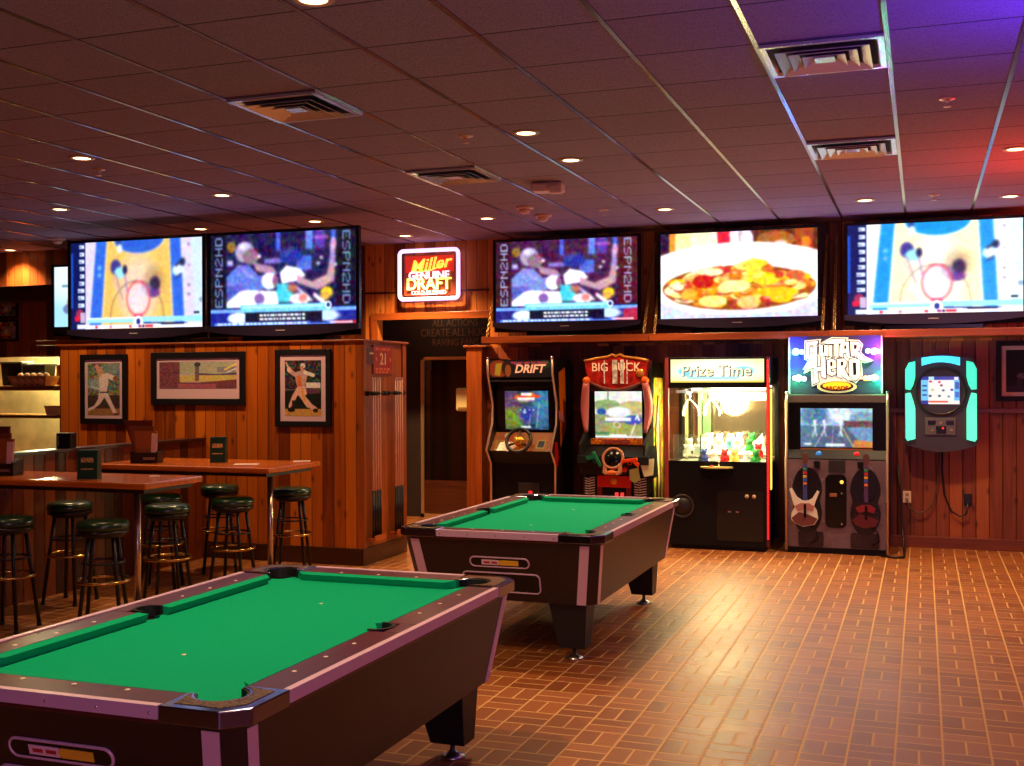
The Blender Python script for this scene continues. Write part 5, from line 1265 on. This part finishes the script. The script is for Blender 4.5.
# sockets and leads below it
for x, z, m_, lb in ((-.155, .51, mat('socket_ivory', (226, 196, 176), .4), 'ivory wall socket low on plank wall, left below the jukebox'), (.425, .50, mat('socket_black', (18, 16, 18), .4), 'black wall socket low on plank wall, right below the jukebox')):
    s = thing('wall_socket', lb, 'socket', (x, 12.38, z), group='sockets under the jukebox')
    MB().box(-.04, .04, -.012, 0, -.06, .06, bev=.003).build('cover_plate', m_, s)
    MB().box(-.016, .016, -.03, -.011, -.035, -.005, bev=.004).box(-.016, .016, -.016, -.011, .01, .04, bev=.002).build('plug', mat('socket_face_%d' % int(x > 0), (150, 120, 110) if x < 0 else (30, 28, 30), .4), s)
tag(MB().tube([(-.155, 12.345, .48), (-.13, 12.34, .40), (-.05, 12.34, .35), (.03, 12.345, .37), (.10, 12.35, .46), (.14, 12.35, .68), (.16, 12.36, 1.03)], .007, n=6).build('power_lead', mat('lead_grey', (92, 72, 56), .5)), 'grey lead running from the ivory socket up to the jukebox', 'cable')
tag(MB().tube([(.425, 12.345, .47), (.41, 12.34, .36), (.35, 12.34, .33), (.27, 12.345, .38), (.20, 12.35, .55), (.18, 12.355, .8), (.185, 12.36, 1.03)], .009, n=6).build('power_lead', mat('cable_black', (16, 14, 14), .4)), 'black lead running from the black socket up to the jukebox', 'cable')
# ------------------------------------------------------------------ bar tables
TT = solid_wood('bar_top_wood', 'x', (176, 76, 14), (226, 118, 30), rough=.25, coat=.5)
def bar_table(loc, x0, x1, y0, y1, label, postx, posty):
    t = thing('bar_table', label, 'table', loc, group='high bar tables by the half wall')
    MB().box(x0, x1, y0, y1, .985, 1.03, bev=.012).build('tabletop', TT, t)
    MB().box(x0 + .02, x1 - .06, y0 + .06, y1 - .06, .955, .985).build('apron', mat('apron_dark', (40, 20, 12), .5), t)
    MB().lathe([(.024, .03), (.024, .955)], c=(postx, posty, 0), n=18).build('leg', mat('post_steel', (206, 186, 160), .25, .9), t)
    MB().lathe([(.10, .955), (.10, .945), (.03, .93), (.024, .92)], c=(postx, posty, 0), n=20).build('mounting_flange', BLACK, t)
    MB().lathe([(.19, 0), (.185, .012), (.05, .03), (.024, .04)], c=(postx, posty, 0), n=28).build('foot_plate', BLACK, t)
    return t
bar_table((0, 0, 0), -6.573, -4.93, 6.40, 7.06, 'front wooden bar table on the left with brown menu caddy and green menu card', -5.275, 6.76)
bar_table((0, 0, 0), -6.573, -4.86, 7.83, 8.66, 'rear wooden bar table against the half wall, nearer the framed pictures', -5.12, 8.27)

# ------------------------------------------------------------------ stools
SEATM = mat('stool_green_vinyl', (18, 54, 28), .26, spec=.7); RIMM = mat('stool_rim', (60, 52, 48), .3, .8); SLEG = mat('stool_black_metal', (10, 9, 10), .35)
def make_stool():
    s = thing('bar_stool', '', 'stool', (0, 0, 0), group='round backless bar stools')
    MB().lathe([(.15, .715), (.168, .725), (.172, .745), (.165, .772), (.13, .785), (0, .79)], n=28).build('seat', SEATM, s)
    MB().lathe([(.158, .690), (.166, .692), (.166, .716), (.158, .717)], n=28).build('seat_rim', RIMM, s)
    MB().lathe([(0, .665), (.13, .668), (.155, .692), (.155, .7)], n=24).build('seat_pan', SLEG, s)
    for k in range(4):
        a = PI / 4 + k * PI / 2; c, q = math.cos(a), math.sin(a)
        l = MB().tube([(.11 * c, .11 * q, .69), (.135 * c, .135 * q, .50), (.20 * c, .20 * q, .012)], .014, n=8); l.lathe([(.018, 0), (.018, .02)], c=(.20 * c, .20 * q, 0), n=8)
        l.build('leg', SLEG, s)
    MB().tube([(.172 * math.cos(2 * PI * k / 28), .172 * math.sin(2 * PI * k / 28), .375) for k in range(28)], .0115, n=7, closed=True).build('foot_ring', BRASS, s)
    MB().tube([(.135 * math.cos(2 * PI * k / 24), .135 * math.sin(2 * PI * k / 24), .50) for k in range(24)], .008, n=6, closed=True).build('stretcher_ring', SLEG, s)
    return s
st0 = None
for x, y, r, lb in ((-5.98, 6.28, .2, 'bar stool in front of the front bar table, at the left edge of the picture'), (-5.22, 6.33, .5, 'bar stool in front of the front bar table, near its right corner'),
                    (-6.27, 7.22, .1, 'dark bar stool behind the front bar table, left of its steel post'), (-5.42, 7.30, .3, 'bar stool behind the front bar table, half hidden by the stool right of its post'),
                    (-5.95, 7.93, .4, 'bar stool in front of the rear bar table, right of the front table post'), (-5.24, 7.90, .15, 'bar stool in front of the rear bar table, left of its steel post'),
                    (-6.0, 8.84, .6, 'dark bar stool behind the rear bar table, farther left of the two there'), (-5.23, 8.80, .35, 'dark bar stool behind the rear bar table, right of its steel post')):
    if st0 is None: st0 = make_stool(); st0.location = (x, y, 0); st0.rotation_euler = (0, 0, r); st0['label'] = lb
    else: dup(st0, (x, y, 0), r, lb)

# ------------------------------------------------------------------ things on the tables
CADM = solid_wood('caddy_wood', 'z', (96, 40, 18), (140, 64, 28), .4)
def caddy(loc, label, rz):
    t = thing('menu_caddy', label, 'menu caddy', loc, rz, group='brown menu caddies')
    b = MB(); b.box(-.09, .14, -.075, .075, 0, .02); b.box(-.09, .14, -.075, -.063, 0, .09); b.box(-.09, .14, .063, .075, 0, .11); b.box(-.09, -.078, -.075, .075, 0, .10); b.box(.128, .14, -.075, .075, 0, .10)
    b.build('holder', mat('caddy_dark', (34, 20, 16), .4), t)
    for k, (x, y, h, w, mm) in enumerate(((-.06, .03, .36, .25, 'menu_maroon'), (-.02, .0, .31, .22, 'menu_brown'), (.03, -.03, .27, .20, 'menu_tan'))):
        MB().prism([(max(-.07, x - w / 2 + .02), .022), (min(.12, x + w / 2 - .02), .022), (x + w / 2, h), (x - w / 2, h)], y - .006, y + .006, plane='xz').build('menu', mat(mm, ((96, 34, 24), (120, 56, 26), (156, 80, 34))[k], .35), t)
    MB().prism([(.075, .022), (.125, .022), (.135, .25), (.085, .25)], -.052, -.046, plane='xz').build('price_card', mat('pink_card', (226, 176, 170), .5), t)
    MB().box(.02, .12, -.077, -.074, .03, .05).build('metal_tag', BRUSHED, t)
    return t
caddy((-6.42, 6.66, 1.03), 'brown menu caddy on the front bar table, cut off by the left picture edge', .25)
caddy((-6.22, 8.06, 1.03), 'brown menu caddy with pink card on the rear bar table', .3)
def tent(loc, label, rz, w=.145, h=.205):
    t = thing('menu_card', label, 'menu card', loc, rz, group='green standing menu cards')
    gm = mat('menu_green', (24, 66, 48), .35)
    MB().prism([(-.04, 0), (.04, 0), (.03, h), (-.03, h)], -w / 2, w / 2, plane='yz').build('holder', gm, t)
    def fy(z): return -.04 + .01 * z / h - .002
    MB().box(-.045, .045, fy(h * .66) - .001, fy(h * .66) + .002, h * .58, h * .74).build('gold_emblem', mat('emblem_gold', (196, 160, 100), .4, noise=.6, nscale=90), t)
    MB().box(-.045, .045, fy(h * .36) - .001, fy(h * .36) + .002, h * .33, h * .37).build('gold_line', mat('emblem_gold', (196, 160, 100), .4), t)
    return t
tent((-5.56, 6.60, 1.03), 'green standing menu card on the front bar table', .3)
tent((-5.64, 8.30, 1.03), 'green standing menu card on the rear bar table, right of the caddy', .3, .13, .215)
for x, y, w, lb in ((-4.99, 8.56, .14, 'white paper napkin at the far right corner of the rear bar table'), (-5.22, 6.88, .07, 'small white paper slip at the right end of the front bar table'), (-5.24, 8.10, .2, 'pale paper place mat on the rear bar table near its right end')):
    o = MB().box(-w / 2, w / 2, -w / 3, w / 3, 0, .006, bev=.002).build('paper_napkin', mat('napkin_white', (230, 206, 196), .7), None, (x, y, 1.031), (0, 0, .4)); tag(o, lb, 'napkin', 'papers on the bar tables')
bx = thing('napkin_box', 'black box standing on the half wall below the leftmost framed player picture', 'box', (-6.65, 7.62, 1.173), .25)
MB().box(-.062, .062, -.055, .055, 0, .125, bev=.006).build('case', BLACK, bx); MB().box(-.05, -.038, -.058, -.054, .02, .105).build('metal_edge', mat('edge_rose', (150, 110, 110), .3, .5), bx)

# ------------------------------------------------------------------ framed pictures
PRINT = attr_mat('paper_print', 0, .5, .3)
def player(bg1, bg2, seed, shirt, pants, face=False):
    c = Canvas(150, 210, bg1); c.speck(.35, 10, seed); c.blur(3); c.speck(.2, 4, seed + 1); c.ell(.25, .4, .3, .15, bg2, .8, .7); c.rect(0, .62, 1, 1, (70, 50, 50)); c.rect(0, .87, 1, 1, (150, 110, 70) if not face else (170, 130, 70))
    return c
def pic_pitcher():
    c = player((110, 120, 100), (150, 176, 190), 3, 0, 0); c.ell(.75, .12, .3, .18, (130, 150, 160), .8, .7)
    sk = (200, 150, 130); wh = (226, 206, 212)
    c.ell(.43, .14, .06, .055, sk); c.ell(.42, .10, .065, .035, (170, 150, 150)); c.poly([(.36, .2), (.6, .2), (.66, .35), (.60, .56), (.38, .56), (.36, .38)], wh); c.line(.6, .24, .86, .30, .05, wh); c.ell(.86, .30, .07, .05, (150, 90, 70)); c.line(.38, .22, .30, .06, .04, sk)
    c.poly([(.36, .55), (.62, .55), (.78, .78), (.92, .96), (.80, .97), (.66, .80), (.52, .66), (.40, .78), (.20, .88), (.02, .93), (.02, .87), (.2, .82), (.32, .70)], (222, 196, 206)); c.ell(.88, .975, .07, .02, (90, 40, 50)); c.line(.40, .56, .62, .56, .012, (40, 40, 60)); c.line(.12, .45, .36, .50, .01, (230, 240, 245), .9); c.line(.42, .46, .5, .44, .02, (230, 236, 246), .8)
    c.speck(.2, 4, 4); c.blur(3); return c.down(1)
def pic_batter():
    c = Canvas(150, 210, (44, 40, 52)); c.speck(.5, 8, 11); c.blur(1); c.speck(.3, 4, 12); c.rect(0, .55, 1, .87, (20, 24, 26)); c.rect(0, .87, 1, 1, (196, 148, 80)); c.rect(0, .52, 1, .535, (120, 110, 110)); c.rect(.58, .40, .98, .50, (220, 214, 216)); c.rect(.60, .52, .95, .60, (96, 60, 80))
    sk = (196, 140, 120); gr = (190, 150, 160)
    c.poly([(.28, .22), (.56, .16), (.64, .24), (.56, .46), (.36, .50), (.30, .36)], gr); c.poly([(.32, .26), (.46, .30), (.48, .46), (.36, .48)], (204, 110, 50)); c.ell(.50, .10, .07, .05, (220, 200, 204)); c.ell(.47, .14, .05, .04, sk); c.line(.56, .22, .78, .27, .035, (220, 210, 214)); c.line(.30, .26, .12, .18, .04, gr); c.ell(.12, .16, .06, .05, (220, 180, 180)); c.line(.12, .16, .04, .04, .015, (220, 190, 160))
    c.poly([(.34, .48), (.56, .46), (.62, .60), (.56, .64), (.74, .78), (.90, .86), (.84, .90), (.60, .84), (.46, .70), (.36, .62), (.24, .78), (.12, .88), (.10, .82), (.20, .64)], (220, 170, 160)); c.poly([(.44, .5), (.52, .5), (.58, .76), (.50, .74)], (226, 150, 100)); c.ell(.18, .89, .10, .04, (30, 20, 24)); c.ell(.84, .90, .07, .035, (30, 20, 24)); c.rect(.2, .72, .28, .86, (50, 24, 36))
    c.speck(.2, 4, 4); c.blur(3); return c.down(1)
def pic_panorama():
    c = Canvas(300, 120, (170, 160, 180)); c.rect(0, 0, .27, 1, (120, 66, 84)); c.speck(.15, 5, 2); c.ell(.36, .5, .1, .5, (180, 176, 200), .9, .6); c.rect(.27, .02, 1, .45, (176, 180, 160)); c.poly([(.27, .5), (1, .45), (1, .72), (.27, .75)], (206, 186, 110)); c.poly([(.5, .42), (.75, .46), (1, .40), (1, .5), (.5, .5)], (90, 80, 120)); c.rect(.47, .04, .52, .72, (120, 90, 100)); c.ell(.5, .1, .04, .08, (70, 60, 70)); c.poly([(.2, .76), (.5, .78), (1, .66), (1, 1), (.2, 1)], (116, 60, 76)); c.rect(.24, .82, .74, .98, (160, 86, 110)); c.speck(.2, 3, 6, (.74, .7, 1, 1)); c.rect(.75, .2, .98, .4, (120, 110, 150), .6); c.line(.85, .3, .99, .1, .03, (240, 220, 120)); c.line(.88, .4, 1, .25, .02, (240, 240, 244)); c.line(0, .4, .27, .42, .01, (90, 50, 60)); c.speck(.2, 4, 4); c.blur(3); return c.down(1)
def pic_small(seed):
    c = Canvas(50, 60, (130, 96, 66)); c.speck(.7, 8, seed); c.ell(.5, .5, .3, .3, (200, 150, 90), .9, .8); c.ell(.4, .6, .12, .2, (240, 200, 150), .8, .5); c.ell(.65, .4, .12, .2, (120, 150, 160), .8, .5); c.blur(1); return c.down(1)
def pic_night():
    c = Canvas(80, 150, (14, 12, 18)); c.ell(.45, .62, .16, .09, (110, 90, 100), .9, .7); c.line(.5, .62, .9, .3, .01, (40, 36, 46)); c.rect(0, .85, 1, 1, (44, 30, 56)); c.ell(.4, .75, .1, .12, (50, 40, 50), .9, .6); c.blur(1); return c.down(1)
FRM = mat('frame_black', (18, 14, 21), .5, spec=.3); MATB = mat('mat_board_pink', (214, 178, 190), .6)
def framed(name, loc, w, h, img, label, mw, fw=.06, extra=None, mtop=None, rotz=0, mats=None):
    t = thing(name, label, 'picture', loc, rotz, group='framed pictures')
    f = MB()
    for x0, x1, z0, z1 in ((-w / 2, -w / 2 + fw, -h / 2, h / 2), (w / 2 - fw, w / 2, -h / 2, h / 2), (-w / 2 + fw, w / 2 - fw, h / 2 - fw, h / 2), (-w / 2 + fw, w / 2 - fw, -h / 2, -h / 2 + fw)):
        f.box(x0, x1, -.028, 0, z0, z1, bev=.005)
    f.build('frame', FRM, t)
    MB().box(-w / 2 + fw - .004, w / 2 - fw + .004, -.014, -.004, -h / 2 + fw - .004, h / 2 - fw + .004).build('mat_board', mats or MATB, t)
    mt = mtop if mtop is not None else mw
    picture('print', img, -w / 2 + fw + mw, w / 2 - fw - mw, -h / 2 + fw + (extra or mw), h / 2 - fw - mt, -.016, PRINT, t)
    return t
YP = 9.499
framed('framed_picture', (-7.808, YP, 1.645), .575, .705, pic_pitcher(), 'black framed tall picture of a pitcher in pale uniform, leftmost of three', .035, .055)
framed('framed_picture', (-6.686, YP, 1.748), 1.085, .52, pic_panorama(), 'black framed wide panorama picture between two player pictures', .035, .062, extra=.10)
framed('framed_picture', (-5.511, YP, 1.652), .60, .735, pic_batter(), 'black framed tall picture of a batter swinging, right of the panorama', .05, .055)
framed('framed_picture', (.935, 12.377, 1.793), .49, .60, pic_night(), 'black framed dark picture right of the jukebox, cut by the picture edge', .04, .05)
framed('framed_picture', (-10.84, YK - .001, 2.652), .32, .26, pic_small(3), 'small dark framed picture at far left, upper of two', .0, .03, mats=BLACK)
framed('framed_picture', (-10.84, YK - .001, 2.37), .32, .28, pic_small(8), 'small dark framed picture at far left, lower of two', .0, .03, mats=BLACK)

# ------------------------------------------------------------------ cue rack on the partition end
XR = -4.879
t = thing('cue_rack', 'wall cue rack with black clip bar and two orange wooden trays on the partition end', 'cue rack', (XR, 9.9, 0))
MB().cyl((.035, -.38, 1.60), (.035, .43, 1.60), .012, n=10).build('clip_bar', BLACK, t)
cl = MB()
for y in (-.30, -.26, -.22, -.18, -.04, .04, .18, .22, .26, .30): cl.sphere((.04, y, 1.60), .022, n=8, m=6)
cl.build('clip', BLACK, t)
for y in (-.35, .0, .40): MB().box(.0, .04, y - .012, y + .012, 1.58, 1.62).build('clip_bracket', BLACK, t)
TR = solid_wood('tray_wood', 'y', (136, 58, 16), (190, 92, 30))
for y0, y1 in ((-.35, -.12), (.12, .38)):
    b = MB().box(0, .09, y0, y1, .225, .25, bev=.003); b.box(.08, .092, y0, y1, .225, .275, bev=.003)
    b.build('tray', TR, t)
order = ('first', 'second', 'third', 'fourth')
cue0 = None
for gi, (y0, lbg) in enumerate(((9.60, 'left half'), (10.085, 'right half'))):
    for k in range(4):
        y = y0 + k * .05; lb = 'pale pool cue with black butt, %s in the %s of the rack' % (order[k], lbg)
        if cue0 is None:
            cue0 = thing('pool_cue', lb, 'pool cue', (XR + .045, y, .2505), group='pool cues in the rack')
            MB().cyl((0, 0, 0), (0, 0, .44), .0135, .011, n=10).build('butt', mat('cue_black', (20, 16, 18), .3), cue0)
            MB().cyl((0, 0, .44), (0, 0, 1.475), .010, .006, n=10).build('shaft', mat('cue_maple', (232, 176, 150), .3), cue0)
            MB().cyl((0, 0, 1.475), (0, 0, 1.50), .0065, .006, n=10).build('tip', mat('cue_tip', (236, 216, 206), .5), cue0)
        else: dup(cue0, (XR + .045, y, .2505), label=lb)
s = thing('notice_sign', 'red wooden notice board with big number 21 above the cue rack', 'sign', (-4.894, 9.91, 1.922), PI / 2)
MB().box(-.205, .205, -.014, .0, -.14, .132, bev=.004).build('board', mat('sign_red_wood', (150, 34, 16), .4, noise=.2), s)
TAN = mat('sign_tan', (226, 170, 130), .4)
text('number', '21', .155, TAN, s, (0, -.016, .0), extrude=.002, bold=.003, sx=1.0)
for z, ww in ((.098, (.06, .03, .09, .05)), (-.092, (.05, .08, .04, .07)), (-.122, (.04, .05, .06, .05))):
    b = MB(); x = -.165
    for q in ww: b.box(x, x + q, -.0165, -.014, z - .011, z + .011); x += q + .022
    b.build('small_print', mat('sign_orange', (206, 90, 50), .4), s)
for sx in (-1, 1): MB().sphere((sx * .15, -.015, .0), .02, sc=(1, .2, 1)).build('emblem', mat('sign_orange', (206, 90, 50), .4), s)
s = thing('notice_plate', 'small dark wooden plate at the top left above the cue rack', 'sign', (-4.894, 9.655, 1.955), PI / 2)
MB().box(-.085, .085, -.012, 0, -.075, .075, bev=.003).build('board', mat('plate_brown', (96, 38, 16), .4), s)
MB().box(-.03, .05, -.014, -.012, .015, .03).build('tan_line', TAN, s)

# ------------------------------------------------------------------ kitchen pass-through
for z0, z1, y0, lb, nm in ((1.615, 1.675, YK - .12, 'upper steel and wood shelf across the kitchen pass-through', 'kitchen_shelf'), (1.27, 1.31, YK - .05, 'lower wooden shelf across the kitchen pass-through', 'kitchen_shelf')):
    t = thing(nm, lb, 'shelf', (-11.62, YK, z0), group='kitchen pass-through shelves')
    MB().box(-1.57, 1.57, y0 - YK, .45, 0, z1 - z0, bev=.006).build('board', mat('shelf_peach', (206, 150, 90), .3, .3), t)
    MB().box(-1.57, 1.57, y0 - YK - .012, y0 - YK, .012, z1 - z0 - .012).build('front_strip', mat('strip_brown', (120, 60, 26), .4), t)
    for x in (-1.5, 0, 1.5): MB().prism([(.45, -.16), (.45, 0), (.10, 0)], x - .015, x + .015, plane='yz').build('bracket', STEEL, t)
t = thing('egg_tray', 'tan moulded cup tray on the upper kitchen shelf', 'tray', (-10.47, YK + .02, 1.676))
b = MB(); b.loft([(-.26, -.09, .0), (.26, -.09, .0), (.26, .09, .0), (-.26, .09, .0)], [(-.30, -.12, .12), (.30, -.12, .12), (.30, .12, .12), (-.30, .12, .12)])
b.build('tray', mat('tray_tan', (196, 140, 80), .6), t)
for k in range(5): MB().lathe([(.03, -.02), (.048, .0), (.052, .012), (0, .014)], c=(-.2 + .1 * k, -.105, .05), n=14, axis='y').build('cup', mat('cup_peach', (226, 170, 110), .5), t)
for k in range(5): MB().sphere((-.2 + .1 * k, 0, .12), .042, n=10, m=6).build('egg_top', mat('egg_top', (200, 170, 140), .5), t)
for x, w, h, lb in ((-10.98, .34, .30, 'black plastic tub on the upper kitchen shelf, left of the tan tray'), (-10.62, .36, .27, 'black plastic tub on the upper kitchen shelf, behind the tan tray')):
    t = thing('plastic_tub', lb, 'tub', (x, YK + .28, 1.676), group='black tubs on the kitchen shelf')
    MB().loft([(-w * .44, -.08, 0), (w * .44, -.08, 0), (w * .44, .08, 0), (-w * .44, .08, 0)], [(-w / 2, -.1, h), (w / 2, -.1, h), (w / 2, .1, h), (-w / 2, .1, h)]).build('body', BLACK, t)
    MB().box(-w / 2 - .012, w / 2 + .012, -.11, .11, h - .02, h + .006, bev=.004).build('lid', CHARCOAL, t)
t = thing('cardboard_box', 'small brown box at the right end of the upper kitchen shelf', 'box', (-10.17, YK + .27, 1.676))
MB().box(-.09, .09, -.09, .09, 0, .26, bev=.004).build('body', mat('box_brown', (130, 70, 34), .6), t); MB().box(-.02, .02, -.093, .093, .10, .262).build('tape', mat('box_tape', (170, 110, 60), .4), t)
t = thing('condiment_tub', 'small pale tub on the lower kitchen shelf at its right end', 'tub', (-10.22, YK + .12, 1.311))
MB().loft([(-.10, -.05, 0), (.10, -.05, 0), (.10, .05, 0), (-.10, .05, 0)], [(-.12, -.06, .10), (.12, -.06, .10), (.12, .06, .10), (-.12, .06, .10)]).build('body', mat('tub_pale', (226, 214, 160), .5), t)
MB().box(-.125, .125, -.065, .065, .10, .115, bev=.003).build('lid', mat('tub_lid', (200, 190, 150), .5), t)
